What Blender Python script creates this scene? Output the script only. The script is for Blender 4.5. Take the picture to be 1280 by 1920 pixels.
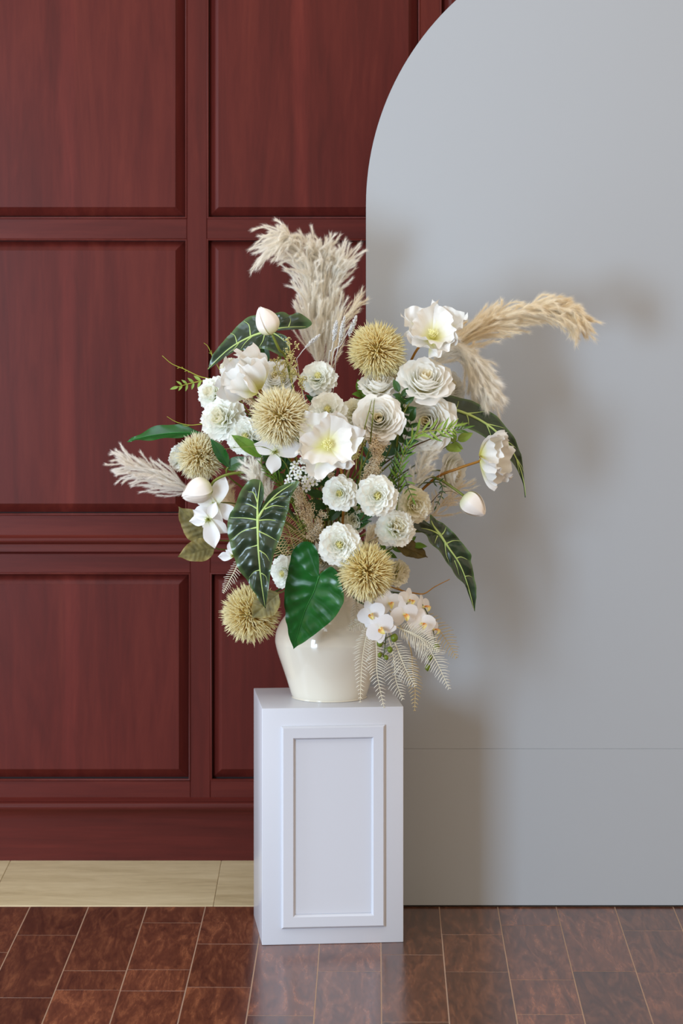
import bpy, bmesh, math, random
import numpy as np
from mathutils import Vector, Matrix

for o in list(bpy.data.objects):
    bpy.data.objects.remove(o, do_unlink=True)
scene = bpy.context.scene
COL = scene.collection

# ------------------------------------------------------------------ camera, world, light
F = 5860.0      # focal length in pixels of the 1280x1920 frame
CAMY = -6.6     # camera stands 6.6 m in front of the pedestal, 1.6 m above the floor
CAMH = 1.6
HOR = 352.0     # horizon row
cam_d = bpy.data.cameras.new('camera')
cam = bpy.data.objects.new('camera', cam_d)
COL.objects.link(cam)
cam.location = (0, CAMY, CAMH)
cam.rotation_euler = (math.radians(90), 0, 0)
cam_d.sensor_fit = 'VERTICAL'
cam_d.sensor_height = 36.0
cam_d.sensor_width = 24.0
cam_d.lens = F / 1920.0 * 36.0
cam_d.shift_y = -(960.0 - HOR) / 1920.0
cam_d.clip_end = 60
cam_d.dof.use_dof = True
cam_d.dof.focus_distance = 6.6
cam_d.dof.aperture_fstop = 6.3
scene.camera = cam

world = bpy.data.worlds.new('room_ambient')
scene.world = world
world.use_nodes = True
wb = world.node_tree.nodes['Background']
wb.inputs[0].default_value = (1.0, 0.80, 0.59, 1)
wb.inputs[1].default_value = 0.76


def area(name, loc, target, sx, sy, power, col):
    d = bpy.data.lights.new(name, 'AREA')
    d.shape = 'RECTANGLE'
    d.size = sx
    d.size_y = sy
    d.energy = power
    d.color = col
    o = bpy.data.objects.new(name, d)
    COL.objects.link(o)
    o.location = loc
    o.rotation_euler = (Vector(target) - Vector(loc)).to_track_quat('-Z', 'Y').to_euler()
    return o


area('window_light', (-2.45, -3.8, 1.0), (0, 0.2, 0.75), 0.95, 1.9, 122, (0.60, 0.79, 1.0))
area('window_light', (-1.0, -1.9, 4.3), (0.0, 0.2, 0.8), 2.0, 2.0, 40, (0.64, 0.81, 1.0))
area('window_light', (-3.6, -0.9, 1.5), (0, 0.8, 1.0), 0.9, 1.8, 48, (0.62, 0.80, 1.0))

scene.cycles.max_bounces = 12
scene.cycles.diffuse_bounces = 7
scene.cycles.transmission_bounces = 8
scene.view_settings.view_transform = 'Standard'
scene.view_settings.look = 'None'
scene.view_settings.gamma = 1.0
scene.view_settings.use_curve_mapping = False
scene.view_settings.exposure = 0.25

# ------------------------------------------------------------------ helpers
R = random.Random(7)
NR = np.random.default_rng(7)
PI = math.pi


def sc(Y):
    return F / (Y - CAMY)


def at(px, py, Y):
    s = sc(Y)
    return Vector(((px - 640) / s, Y, CAMH - (py - HOR) / s))


def V(*a):
    return Vector(a)


WORLD = {}


def tag(o, label, cat, group=None):
    o['label'] = label
    o['category'] = cat
    if group:
        o['group'] = group
    return o


def thing(name, label, cat, loc, group=None):
    o = bpy.data.objects.new(name, None)
    o.empty_display_size = 0.02
    COL.objects.link(o)
    o.location = loc
    WORLD[o.name] = Matrix.Translation(loc)
    return tag(o, label, cat, group)


def obj(name, me, parent=None, M=None, kind=None, label=None):
    """link a mesh; M is the wanted world matrix"""
    o = bpy.data.objects.new(name, me)
    COL.objects.link(o)
    M = M if M is not None else Matrix.Identity(4)
    WORLD[o.name] = M
    if parent is not None:
        o.parent = parent
        o.matrix_basis = WORLD[parent.name].inverted() @ M
    else:
        o.matrix_basis = M
    if kind:
        o['kind'] = kind
    if label:
        o['label'] = label
    return o


def mesh(name, verts, faces, mat, smooth=True, pt=None):
    me = bpy.data.meshes.new(name)
    me.from_pydata([tuple(v) for v in verts], [], [tuple(f) for f in faces])
    if mat:
        me.materials.append(mat)
    if smooth:
        me.polygons.foreach_set('use_smooth', [True] * len(me.polygons))
    if pt is not None:
        a = me.attributes.new('pt', 'FLOAT', 'POINT')
        a.data.foreach_set('value', np.asarray(pt, dtype=np.float32))
    me.update()
    return me


def tri_mesh(name, Vv, T, mat, pt=None, smooth=False):
    """big meshes straight from numpy arrays"""
    Vv = np.asarray(Vv, dtype=np.float32).reshape(-1, 3)
    T = np.asarray(T, dtype=np.int32).reshape(-1, 3)
    me = bpy.data.meshes.new(name)
    me.vertices.add(len(Vv))
    me.vertices.foreach_set('co', Vv.ravel())
    me.loops.add(T.size)
    me.loops.foreach_set('vertex_index', T.ravel())
    me.polygons.add(len(T))
    me.polygons.foreach_set('loop_start', np.arange(0, T.size, 3, dtype=np.int32))
    me.polygons.foreach_set('loop_total', np.full(len(T), 3, dtype=np.int32))
    if smooth:
        me.polygons.foreach_set('use_smooth', np.ones(len(T), dtype=bool))
    me.materials.append(mat)
    if pt is not None:
        a = me.attributes.new('pt', 'FLOAT', 'POINT')
        a.data.foreach_set('value', np.asarray(pt, dtype=np.float32))
    me.update(calc_edges=True)
    return me


def box_geo(x0, x1, y0, y1, z0, z1):
    v = [(x0, y0, z0), (x1, y0, z0), (x1, y1, z0), (x0, y1, z0), (x0, y0, z1), (x1, y0, z1), (x1, y1, z1), (x0, y1, z1)]
    f = [(0, 3, 2, 1), (4, 5, 6, 7), (0, 1, 5, 4), (1, 2, 6, 5), (2, 3, 7, 6), (3, 0, 4, 7)]
    return v, f


def box(name, x0, x1, y0, y1, z0, z1, mat, bevel=0.0, seg=2):
    v, f = box_geo(x0, x1, y0, y1, z0, z1)
    if bevel <= 0:
        return mesh(name, v, f, mat, smooth=False)
    bm = bmesh.new()
    bv = [bm.verts.new(p) for p in v]
    for q in f:
        bm.faces.new([bv[i] for i in q])
    bmesh.ops.bevel(bm, geom=bm.edges[:], offset=bevel, segments=seg, affect='EDGES', profile=0.5)
    me = bpy.data.meshes.new(name)
    bm.to_mesh(me)
    bm.free()
    me.materials.append(mat)
    for p in me.polygons:
        p.use_smooth = seg > 1
    if seg > 1:
        try:
            me.set_sharp_from_angle(angle=math.radians(50))
        except Exception:
            pass
    return me


def catmull(P, n):
    P = [np.array(p, dtype=float) for p in P]
    P = [2 * P[0] - P[1]] + P + [2 * P[-1] - P[-2]]
    m = len(P) - 3
    out = []
    for i in range(n):
        t = i / (n - 1) * m
        k = min(int(t), m - 1)
        u = t - k
        a, b, c, d = P[k], P[k + 1], P[k + 2], P[k + 3]
        out.append(0.5 * ((2 * b) + (-a + c) * u + (2 * a - 5 * b + 4 * c - d) * u * u + (-a + 3 * b - 3 * c + d) * u ** 3))
    return np.array(out)


def tube_geo(P, rad, seg=6, cap=True):
    P = np.asarray(P, dtype=float)
    n = len(P)
    rad = np.broadcast_to(np.asarray(rad, dtype=float), (n,))
    T = np.gradient(P, axis=0)
    T /= np.linalg.norm(T, axis=1)[:, None] + 1e-12
    up = np.array([0, 0, 1.0]) if abs(T[0][2]) < 0.9 else np.array([1.0, 0, 0])
    a = np.cross(T[0], up)
    a /= np.linalg.norm(a)
    vs, fs = [], []
    for i in range(n):
        a = a - T[i] * np.dot(a, T[i])
        a /= np.linalg.norm(a) + 1e-12
        b = np.cross(T[i], a)
        for k in range(seg):
            th = 2 * PI * k / seg
            vs.append(P[i] + rad[i] * (math.cos(th) * a + math.sin(th) * b))
    for i in range(n - 1):
        for k in range(seg):
            k2 = (k + 1) % seg
            fs.append((i * seg + k, i * seg + k2, (i + 1) * seg + k2, (i + 1) * seg + k))
    if cap:
        fs.append(tuple(range(seg))[::-1])
        fs.append(tuple((n - 1) * seg + k for k in range(seg)))
    return vs, fs


def join_geo(L):
    vs, fs = [], []
    for v, f in L:
        o = len(vs)
        vs.extend(v)
        fs.extend(tuple(i + o for i in q) for q in f)
    return vs, fs


def rel(P, loc):
    return [np.array(p) - np.array(loc) for p in P]


def lathe_geo(prof, seg=32):
    vs, fs = [], []
    n = len(prof)
    for (r, z) in prof:
        for k in range(seg):
            th = 2 * PI * k / seg
            vs.append((r * math.cos(th), r * math.sin(th), z))
    for i in range(n - 1):
        for k in range(seg):
            k2 = (k + 1) % seg
            fs.append((i * seg + k, i * seg + k2, (i + 1) * seg + k2, (i + 1) * seg + k))
    return vs, fs


def frame(pos, zdir, scale=1.0, roll=0.0):
    z = Vector(zdir).normalized()
    up = Vector((0, 0, 1)) if abs(z.z) < 0.95 else Vector((1, 0, 0))
    x = up.cross(z).normalized()
    y = z.cross(x)
    c, s = math.cos(roll), math.sin(roll)
    x2 = x * c + y * s
    y2 = y * c - x * s
    M = Matrix((x2, y2, z)).transposed().to_4x4()
    return Matrix.Translation(pos) @ M @ Matrix.Scale(scale, 4)


def chord_frame(p0, p1, nh):
    """local +x runs from p0 to p1 with unit length, +z leans to nh"""
    x = p1 - p0
    L = x.length
    x = x.normalized()
    z = Vector(nh)
    z = (z - x * z.dot(x)).normalized()
    y = z.cross(x)
    M = Matrix((x, y, z)).transposed().to_4x4()
    return Matrix.Translation(p0) @ M @ Matrix.Scale(L, 4)


# ------------------------------------------------------------------ materials
def new_mat(name):
    m = bpy.data.materials.new(name)
    m.use_nodes = True
    nt = m.node_tree
    return m, nt, nt.nodes['Principled BSDF'], nt.nodes['Material Output']


def pmat(name, c0, c1=None, rough=0.55, trans=0.0, spec=0.4, lo=0.0, hi=1.0, mottle=0.0, mscale=60.0, coat=0.0, bump=0.0, bscale=200.0):
    """colour c0 -> c1 along the attribute 'pt' (petal base to tip), optional mottling and translucency"""
    m, nt, b, out = new_mat(name)
    N, L = nt.nodes, nt.links
    b.inputs['Roughness'].default_value = rough
    b.inputs['Specular IOR Level'].default_value = spec
    if coat:
        b.inputs['Coat Weight'].default_value = coat
        b.inputs['Coat Roughness'].default_value = 0.06
    col = None
    if c1 is not None:
        at_ = N.new('ShaderNodeAttribute')
        at_.attribute_name = 'pt'
        rp = N.new('ShaderNodeValToRGB')
        rp.color_ramp.elements[0].position = lo
        rp.color_ramp.elements[0].color = (*c0, 1)
        rp.color_ramp.elements[1].position = hi
        rp.color_ramp.elements[1].color = (*c1, 1)
        L.new(at_.outputs['Fac'], rp.inputs['Fac'])
        col = rp.outputs['Color']
    else:
        rgb = N.new('ShaderNodeRGB')
        rgb.outputs[0].default_value = (*c0, 1)
        col = rgb.outputs[0]
    if mottle > 0:
        g = N.new('ShaderNodeNewGeometry')
        nz = N.new('ShaderNodeTexNoise')
        nz.inputs['Scale'].default_value = mscale
        nz.inputs['Detail'].default_value = 4
        L.new(g.outputs['Position'], nz.inputs['Vector'])
        mr = N.new('ShaderNodeMapRange')
        mr.inputs[1].default_value = 0.25
        mr.inputs[2].default_value = 0.75
        mr.inputs[3].default_value = 1 - mottle
        mr.inputs[4].default_value = 1 + mottle
        L.new(nz.outputs['Fac'], mr.inputs[0])
        mx = N.new('ShaderNodeVectorMath')
        mx.operation = 'SCALE'
        L.new(col, mx.inputs[0])
        L.new(mr.outputs[0], mx.inputs['Scale'])
        col = mx.outputs[0]
    L.new(col, b.inputs['Base Color'])
    if bump > 0:
        g = N.new('ShaderNodeNewGeometry')
        nz = N.new('ShaderNodeTexNoise')
        nz.inputs['Scale'].default_value = bscale
        nz.inputs['Detail'].default_value = 3
        L.new(g.outputs['Position'], nz.inputs['Vector'])
        bp = N.new('ShaderNodeBump')
        bp.inputs['Strength'].default_value = bump
        bp.inputs['Distance'].default_value = 0.002
        L.new(nz.outputs['Fac'], bp.inputs['Height'])
        L.new(bp.outputs[0], b.inputs['Normal'])
    if trans > 0:
        t = N.new('ShaderNodeBsdfTranslucent')
        L.new(col, t.inputs['Color'])
        mix = N.new('ShaderNodeMixShader')
        mix.inputs[0].default_value = trans
        L.new(b.outputs[0], mix.inputs[1])
        L.new(t.outputs[0], mix.inputs[2])
        L.new(mix.outputs[0], out.inputs['Surface'])
    return m


def wood_mat(name, dark, mid, light, stretch, rough, scale=1.0, per_object=0.0, distort=2.5, bump=0.05, coat=0.0, spec=0.5, hue_var=0.0):
    m, nt, b, out = new_mat(name)
    N, L = nt.nodes, nt.links
    g = N.new('ShaderNodeNewGeometry')
    vec = g.outputs['Position']
    oi = N.new('ShaderNodeObjectInfo')
    if per_object > 0:
        cmb = N.new('ShaderNodeCombineXYZ')
        ml = N.new('ShaderNodeMath')
        ml.operation = 'MULTIPLY'
        ml.inputs[1].default_value = per_object
        L.new(oi.outputs['Random'], ml.inputs[0])
        for i in range(3):
            L.new(ml.outputs[0], cmb.inputs[i])
        ad = N.new('ShaderNodeVectorMath')
        ad.operation = 'ADD'
        L.new(vec, ad.inputs[0])
        L.new(cmb.outputs[0], ad.inputs[1])
        vec = ad.outputs[0]
    mp = N.new('ShaderNodeMapping')
    mp.inputs['Scale'].default_value = [s * scale for s in stretch]
    L.new(vec, mp.inputs['Vector'])
    n1 = N.new('ShaderNodeTexNoise')
    n1.inputs['Scale'].default_value = 1.0
    n1.inputs['Detail'].default_value = 6
    n1.inputs['Roughness'].default_value = 0.6
    n1.inputs['Distortion'].default_value = distort
    L.new(mp.outputs[0], n1.inputs['Vector'])
    n2 = N.new('ShaderNodeTexNoise')
    n2.inputs['Scale'].default_value = 7.0
    n2.inputs['Detail'].default_value = 5
    n2.inputs['Roughness'].default_value = 0.65
    n2.inputs['Distortion'].default_value = distort * 0.4
    L.new(mp.outputs[0], n2.inputs['Vector'])
    mixf = N.new('ShaderNodeMath')
    mixf.operation = 'MULTIPLY_ADD'
    mixf.inputs[1].default_value = 0.35
    L.new(n2.outputs['Fac'], mixf.inputs[0])
    sb = N.new('ShaderNodeMath')
    sb.operation = 'MULTIPLY'
    sb.inputs[1].default_value = 0.65
    L.new(n1.outputs['Fac'], sb.inputs[0])
    L.new(sb.outputs[0], mixf.inputs[2])
    rp = N.new('ShaderNodeValToRGB')
    e = rp.color_ramp.elements
    e[0].position = 0.30
    e[0].color = (*dark, 1)
    e[1].position = 0.70
    e[1].color = (*light, 1)
    k = rp.color_ramp.elements.new(0.50)
    k.color = (*mid, 1)
    L.new(mixf.outputs[0], rp.inputs['Fac'])
    col = rp.outputs['Color']
    if hue_var > 0:
        mr = N.new('ShaderNodeMapRange')
        mr.inputs[3].default_value = 1 - hue_var
        mr.inputs[4].default_value = 1 + hue_var
        L.new(oi.outputs['Random'], mr.inputs[0])
        vm = N.new('ShaderNodeVectorMath')
        vm.operation = 'SCALE'
        L.new(col, vm.inputs[0])
        L.new(mr.outputs[0], vm.inputs['Scale'])
        col = vm.outputs[0]
    L.new(col, b.inputs['Base Color'])
    b.inputs['Roughness'].default_value = rough
    b.inputs['Specular IOR Level'].default_value = spec
    if coat:
        b.inputs['Coat Weight'].default_value = coat
        b.inputs['Coat Roughness'].default_value = 0.2
    if bump:
        bp = N.new('ShaderNodeBump')
        bp.inputs['Strength'].default_value = bump
        bp.inputs['Distance'].default_value = 0.003
        L.new(mixf.outputs[0], bp.inputs['Height'])
        L.new(bp.outputs[0], b.inputs['Normal'])
    return m


M_WALLV = wood_mat('mahogany_vertical', (0.058, 0.0100, 0.0080), (0.096, 0.0150, 0.0115), (0.136, 0.0235, 0.0160), (5.5, 5.5, 0.55), 0.36, distort=1.9, bump=0.015, spec=0.16)
M_WALLH = wood_mat('mahogany_horizontal', (0.056, 0.0096, 0.0080), (0.092, 0.0148, 0.0115), (0.130, 0.0225, 0.0160), (0.6, 10, 10), 0.36, distort=1.6, bump=0.015, spec=0.16)


def panel_mat():
    m = M_WALLV.copy()
    m.name = 'mahogany_panel_bookmatched'
    nt = m.node_tree
    N, L = nt.nodes, nt.links
    b = N['Principled BSDF']
    src = b.inputs['Base Color'].links[0].from_socket
    tc = N.new('ShaderNodeTexCoord')
    sp = N.new('ShaderNodeSeparateXYZ')
    L.new(tc.outputs['Object'], sp.inputs[0])
    g = N.new('ShaderNodeNewGeometry')
    mp = N.new('ShaderNodeMapping')
    mp.inputs['Scale'].default_value = (3, 3, 3.2)
    L.new(g.outputs['Position'], mp.inputs['Vector'])
    nz = N.new('ShaderNodeTexNoise')
    nz.inputs['Scale'].default_value = 1.0
    nz.inputs['Detail'].default_value = 2
    L.new(mp.outputs[0], nz.inputs['Vector'])
    off = N.new('ShaderNodeMath')
    off.operation = 'MULTIPLY_ADD'
    off.inputs[1].default_value = 0.035
    off.inputs[2].default_value = 0.012
    L.new(nz.outputs['Fac'], off.inputs[0])
    ad = N.new('ShaderNodeMath')
    ad.operation = 'ADD'
    L.new(sp.outputs['X'], ad.inputs[0])
    L.new(off.outputs[0], ad.inputs[1])
    ab = N.new('ShaderNodeMath')
    ab.operation = 'ABSOLUTE'
    L.new(ad.outputs[0], ab.inputs[0])
    mr = N.new('ShaderNodeMapRange')
    mr.interpolation_type = 'SMOOTHSTEP'
    mr.inputs[1].default_value = 0.008
    mr.inputs[2].default_value = 0.026
    mr.inputs[3].default_value = 1.25
    mr.inputs[4].default_value = 1.0
    L.new(ab.outputs[0], mr.inputs[0])
    vm = N.new('ShaderNodeVectorMath')
    vm.operation = 'SCALE'
    L.new(src, vm.inputs[0])
    L.new(mr.outputs[0], vm.inputs['Scale'])
    L.new(vm.outputs[0], b.inputs['Base Color'])
    return m


M_PANEL = panel_mat()
M_GAP = pmat('dark_groove', (0.012, 0.004, 0.004), rough=0.6)
M_PLANK = wood_mat('floor_plank', (0.030, 0.010, 0.007), (0.110, 0.037, 0.019), (0.27, 0.10, 0.047), (26, 4.0, 10), 0.22, per_object=40, distort=1.9, bump=0.05, hue_var=0.30, spec=0.5)
M_FILL = pmat('floor_joint_filler', (0.36, 0.24, 0.17), rough=0.7)
M_STONE = wood_mat('travertine', (0.44, 0.36, 0.20), (0.62, 0.53, 0.33), (0.74, 0.65, 0.43), (3, 14, 14), 0.33, per_object=9, distort=0.8, bump=0.03, spec=0.3)
M_BOARD = pmat('board_white_laminate', (0.405, 0.43, 0.458), rough=0.5, spec=0.25)
M_GAPSHADE = pmat('board_gap_shadow', (0.03, 0.025, 0.02), rough=0.6)  # near-black colour stands for the shade in the gap below the board
M_PAINT = pmat('pedestal_white_lacquer', (0.60, 0.62, 0.68), rough=0.25, spec=0.22)
M_CERAMIC = pmat('vase_cream_glaze', (0.72, 0.675, 0.57), rough=0.12, spec=0.5, coat=0.5)

M_CARN = pmat('carnation_petal', (0.86, 0.86, 0.52), (0.96, 0.97, 0.93), rough=0.6, trans=0.35, lo=0.20, hi=0.62)
M_CARNC = pmat('carnation_centre_petal', (0.92, 0.86, 0.22), (0.98, 0.96, 0.66), rough=0.6, trans=0.35, lo=0.3, hi=0.95)
M_CREAMC = pmat('cream_carnation_petal', (0.84, 0.81, 0.44), (0.94, 0.92, 0.80), rough=0.6, trans=0.35, lo=0.2, hi=0.8)
M_ROSE = pmat('rose_petal', (0.86, 0.82, 0.55), (0.96, 0.96, 0.93), rough=0.55, trans=0.35, lo=0.10, hi=0.6)
M_ROSEC = pmat('rose_heart_petal', (0.90, 0.72, 0.28), (0.95, 0.91, 0.76), rough=0.55, trans=0.35, lo=0.2, hi=0.9)
M_POPPY = pmat('poppy_petal', (0.84, 0.82, 0.36), (0.86, 0.85, 0.815), rough=0.42, trans=0.18, lo=0.12, hi=0.55)
M_STAMEN = pmat('yellow_stamen', (0.72, 0.68, 0.20), (0.95, 0.92, 0.50), rough=0.6)
M_TULIP = pmat('tulip_petal', (0.72, 0.74, 0.36), (0.95, 0.90, 0.84), rough=0.42, trans=0.2, lo=0.0, hi=0.38)
M_CLEM = pmat('clematis_petal', (0.82, 0.84, 0.58), (0.95, 0.95, 0.94), rough=0.45, trans=0.25, lo=0.0, hi=0.3)
M_ORCH = pmat('orchid_petal', (0.88, 0.86, 0.78), (0.95, 0.95, 0.96), rough=0.45, trans=0.3, lo=0.0, hi=0.25)
M_LIP = pmat('orchid_lip', (0.80, 0.25, 0.03), (0.90, 0.82, 0.34), rough=0.45, trans=0.1, lo=0.1, hi=0.75)
M_BRISTLE = pmat('cream_bristle', (0.97, 0.81, 0.40), (1.0, 0.97, 0.78), rough=0.6, trans=0.50, lo=0.0, hi=0.7)
M_BRISTLEY = pmat('yellow_bristle', (0.97, 0.79, 0.32), (1.0, 0.95, 0.66), rough=0.6, trans=0.50, lo=0.0, hi=0.7)
M_CORE = pmat('bristle_core', (0.34, 0.26, 0.06), rough=0.8)
M_ALOC = pmat('alocasia_blade', (0.022, 0.042, 0.022), (0.075, 0.135, 0.045), rough=0.24, spec=0.5, lo=0.80, hi=1.0, mottle=0.3, mscale=40)
M_VEIN = pmat('alocasia_vein', (0.46, 0.60, 0.20), rough=0.45)
M_GLOSSY = pmat('glossy_green_leaf', (0.006, 0.085, 0.012), rough=0.27, spec=0.5, mottle=0.3, mscale=30)
M_GLOSSYV = pmat('glossy_leaf_midrib', (0.04, 0.20, 0.04), rough=0.35)
M_LEAF = pmat('mid_green_leaf', (0.11, 0.22, 0.022), rough=0.45, trans=0.2, mottle=0.3, mscale=60)
M_LEAFD = pmat('dark_green_leaf', (0.026, 0.085, 0.016), rough=0.42, trans=0.1, mottle=0.3, mscale=60)
M_LEAFL = pmat('pale_green_leaf', (0.30, 0.44, 0.08), rough=0.5, trans=0.3, mottle=0.2, mscale=60)
M_DRIED = pmat('dried_olive_leaf', (0.17, 0.145, 0.05), (0.30, 0.24, 0.08), rough=0.6, trans=0.15, mottle=0.45, mscale=70, lo=0.5)
M_BROWNL = pmat('bronze_leaf', (0.09, 0.065, 0.012), rough=0.5, trans=0.1, mottle=0.4, mscale=60)
M_STEM = pmat('green_stem', (0.16, 0.19, 0.025), rough=0.45)
M_STEMD = pmat('dark_green_stem', (0.06, 0.09, 0.02), rough=0.5)
M_STEMB = pmat('amber_stem', (0.34, 0.15, 0.015), rough=0.45)
M_TWIG = pmat('brown_twig', (0.10, 0.055, 0.02), rough=0.7)
M_LIME = pmat('lime_twig', (0.32, 0.34, 0.035), rough=0.5)
M_PAMP = pmat('pampas_cream', (0.98, 0.95, 0.87), (1.0, 0.99, 0.96), rough=0.8, trans=0.5, spec=0.2)
M_PAMPW = pmat('pampas_white', (0.96, 0.92, 0.86), (0.98, 0.97, 0.94), rough=0.8, trans=0.5, spec=0.2)
M_PAMPT = pmat('pampas_tan', (0.95, 0.86, 0.68), (1.0, 0.96, 0.85), rough=0.8, trans=0.5, spec=0.2)
M_FERN = pmat('bleached_fern', (0.88, 0.83, 0.64), (0.96, 0.94, 0.85), rough=0.65, trans=0.25)
M_FERNT = pmat('tan_fern', (0.66, 0.50, 0.24), (0.78, 0.64, 0.34), rough=0.65, trans=0.2)
M_BEIGE = pmat('beige_floret', (0.95, 0.83, 0.61), (1.0, 0.97, 0.87), rough=0.75, trans=0.5)
M_SEED = pmat('olive_seed', (0.50, 0.43, 0.14), (0.74, 0.70, 0.34), rough=0.6)
M_BUD = pmat('green_bud', (0.13, 0.18, 0.012), rough=0.35)
M_SPIKE = pmat('white_spike', (0.88, 0.87, 0.85), rough=0.6, trans=0.15)

# ------------------------------------------------------------------ the setting: panelled wall
WY = 0.84                       # face of the stiles and rails
ws = sc(WY)


def wx(px):
    return (px - 640) / ws


def wz(py):
    return CAMH - (py - HOR) / ws


wall = obj('wall_back', box('wall_back', -2.0, 2.0, WY + 0.022, WY + 0.12, 0.0, 2.9, M_GAP), kind='structure')
PITCH = 437 / ws
SW = 37 / ws                    # stile width
UP_C = [wx(369) + k * PITCH for k in range(-3, 4)]
LO_C = [wx(375.5) + k * PITCH for k in range(-3, 4)]


def raised_panel(w, h, bev=17 / ws):
    """local: centred, front to -y; flat field standing proud of a sloped border"""
    d0, d1, st = 0.017, 0.0, 0.0018
    W, Hh = w / 2, h / 2
    v, f = [], []
    def ring(a, b, y):
        o = len(v)
        v.extend([(-a, y, -b), (a, y, -b), (a, y, b), (-a, y, b)])
        return o
    r0 = ring(W, Hh, 0.0205)
    r1 = ring(W, Hh, d0)
    r2 = ring(W - bev, Hh - bev, d1 + st)
    r3 = ring(W - bev, Hh - bev, d1)
    for a, b in ((r0, r1), (r1, r2), (r2, r3)):
        for k in range(4):
            k2 = (k + 1) % 4
            f.append((a + k, a + k2, b + k2, b + k))
    f.append((r3, r3 + 1, r3 + 2, r3 + 3))
    return v, f


def ring_bead(w, h, r):
    """rectangular bead, half-round in section, mitred"""
    prof = [(-r, r * 0.9), (-r * 0.8, -r * 0.2), (-r * 0.3, -r * 0.75), (r * 0.3, -r * 0.75), (r * 0.8, -r * 0.2), (r, r * 0.9)]
    v, f = [], []
    n = len(prof)
    for (sx, sz) in ((-1, -1), (1, -1), (1, 1), (-1, 1)):
        for (t, y) in prof:
            v.append((sx * (w / 2 - t), y, sz * (h / 2 - t)))
    for k in range(4):
        k2 = (k + 1) % 4
        for i in range(n - 1):
            f.append((k * n + i, k2 * n + i, k2 * n + i + 1, k * n + i + 1))
    return v, f


def wall_section(centres, z0, z1, zr):
    """stiles over z0..z1, panel rows between rails; zr = list of (open_bottom, open_top)"""
    sm = box('stile', -SW / 2, SW / 2, 0, 0.024, z0 - (z0 + z1) / 2, z1 - (z0 + z1) / 2, M_WALLV, 0.0012, 1)
    for c in centres:
        obj('stile', sm, wall, Matrix.Translation((c, WY, (z0 + z1) / 2)))
    ow = PITCH - SW
    edges = [z0] + [e for r_ in zr for e in r_] + [z1]
    rails = [(edges[i], edges[i + 1]) for i in range(0, len(edges), 2) if edges[i + 1] - edges[i] > 0.004]
    rm = {}
    for c in centres[:-1]:
        cx = c + PITCH / 2
        for (a, b) in rails:
            if (a, b) not in rm:
                rm[(a, b)] = box('rail', -ow / 2 + 0.0004, ow / 2 - 0.0004, 0, 0.024, -(b - a) / 2, (b - a) / 2, M_WALLH, 0.0012, 1)
            obj('rail', rm[(a, b)], wall, Matrix.Translation((cx, WY + 0.0006, (a + b) / 2)))
        for (a, b) in zr:
            key = ('p', a, b)
            if key not in rm:
                v, f = raised_panel(ow - 0.012, b - a - 0.012)
                v2, f2 = ring_bead(ow - 0.0035, b - a - 0.0035, 0.0028)
                rm[key] = (mesh('raised_panel', v, f, M_PANEL, smooth=False), mesh('bead', v2, f2, M_WALLV, smooth=True))
            T = Matrix.Translation((cx, WY, (a + b) / 2))
            p = obj('raised_panel', rm[key][0], wall, Matrix.Translation((cx, WY + 0.001, (a + b) / 2)))
            obj('bead', rm[key][1], p, Matrix.Translation((cx, WY + 0.001, (a + b) / 2)))


wall_section(UP_C, wz(1004), 2.62, [(wz(966), wz(448)), (wz(410), 2.56)])
wall_section(LO_C, wz(1500), wz(1038), [(wz(1464), wz(1074))])


def moulding(name, prof, x0, x1, parent=None, kind=None, mat=None):
    """prof = list of (y, z) front outline from top to bottom; closed behind"""
    pr = prof + [(WY + 0.02, prof[-1][1]), (WY + 0.02, prof[0][1])]
    n = len(pr)
    v = [(x0, y, z) for (y, z) in pr] + [(x1, y, z) for (y, z) in pr]
    f = [(i, (i + 1) % n, n + (i + 1) % n, n + i) for i in range(n)]
    f += [tuple(range(n))[::-1], tuple(range(n, 2 * n))]
    me = mesh(name, v, f, mat or M_WALLH, smooth=True)
    me.set_sharp_from_angle(angle=math.radians(40))
    return obj(name, me, parent, kind=kind)


# chair rail: flat, round nose, cove, fillet
pr = [(WY - 0.001, wz(1003)), (WY - 0.004, wz(1005))]
for k in range(9):
    a = PI / 2 - PI * k / 8
    pr.append((WY - 0.006 - 0.0075 * math.cos(a), wz(1012) + 0.0075 * math.sin(a)))
pr += [(WY - 0.003, wz(1020)), (WY - 0.0025, wz(1023)), (WY - 0.0035, wz(1025)), (WY - 0.0035, wz(1034)), (WY + 0.002, wz(1036)), (WY + 0.004, wz(1039))]
moulding('chair_rail', pr, -2, 2, wall)

pr = [(WY + 0.004, wz(1494)), (WY - 0.006, wz(1497)), (WY - 0.014, wz(1501))]
for k in range(9):
    a = PI / 2 - PI * k / 8 * 0.8
    pr.append((WY - 0.012 - 0.011 * math.cos(a), wz(1510) + 0.011 * math.sin(a)))
pr += [(WY - 0.014, wz(1522)), (WY - 0.0125, wz(1528)), (WY - 0.012, wz(1534)), (WY - 0.012, wz(1613.5))]
moulding('baseboard_back', pr, -2, 2, None, 'structure')

# ------------------------------------------------------------------ floor
floor = obj('floor', box('floor', -2.3, 2.3, -2.6, 0.36, -0.06, -0.0004, M_FILL), kind='structure')
obj('floor_apron', box('floor_apron', -4.5, 4.5, -7.6, -2.6, -0.06, -0.0005, M_PLANK), kind='structure')
EDGE = 0.357
SLOPE = 65 / 5860.0
pxs = [78 + 127.4 * k for k in range(-12, 25)]
known = {0: [1820, 1856], 1: [1730, 1818, 1858], 2: [1770, 1851], 3: [1770, 1904], 4: [1821], 5: [1790], 6: [1752, 1822], 7: [1735, 1837, 1902], 8: [1821], 9: [1745, 1824], 10: [1780]}


def fy(py):
    return F * CAMH / (py - HOR) + CAMY


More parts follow.
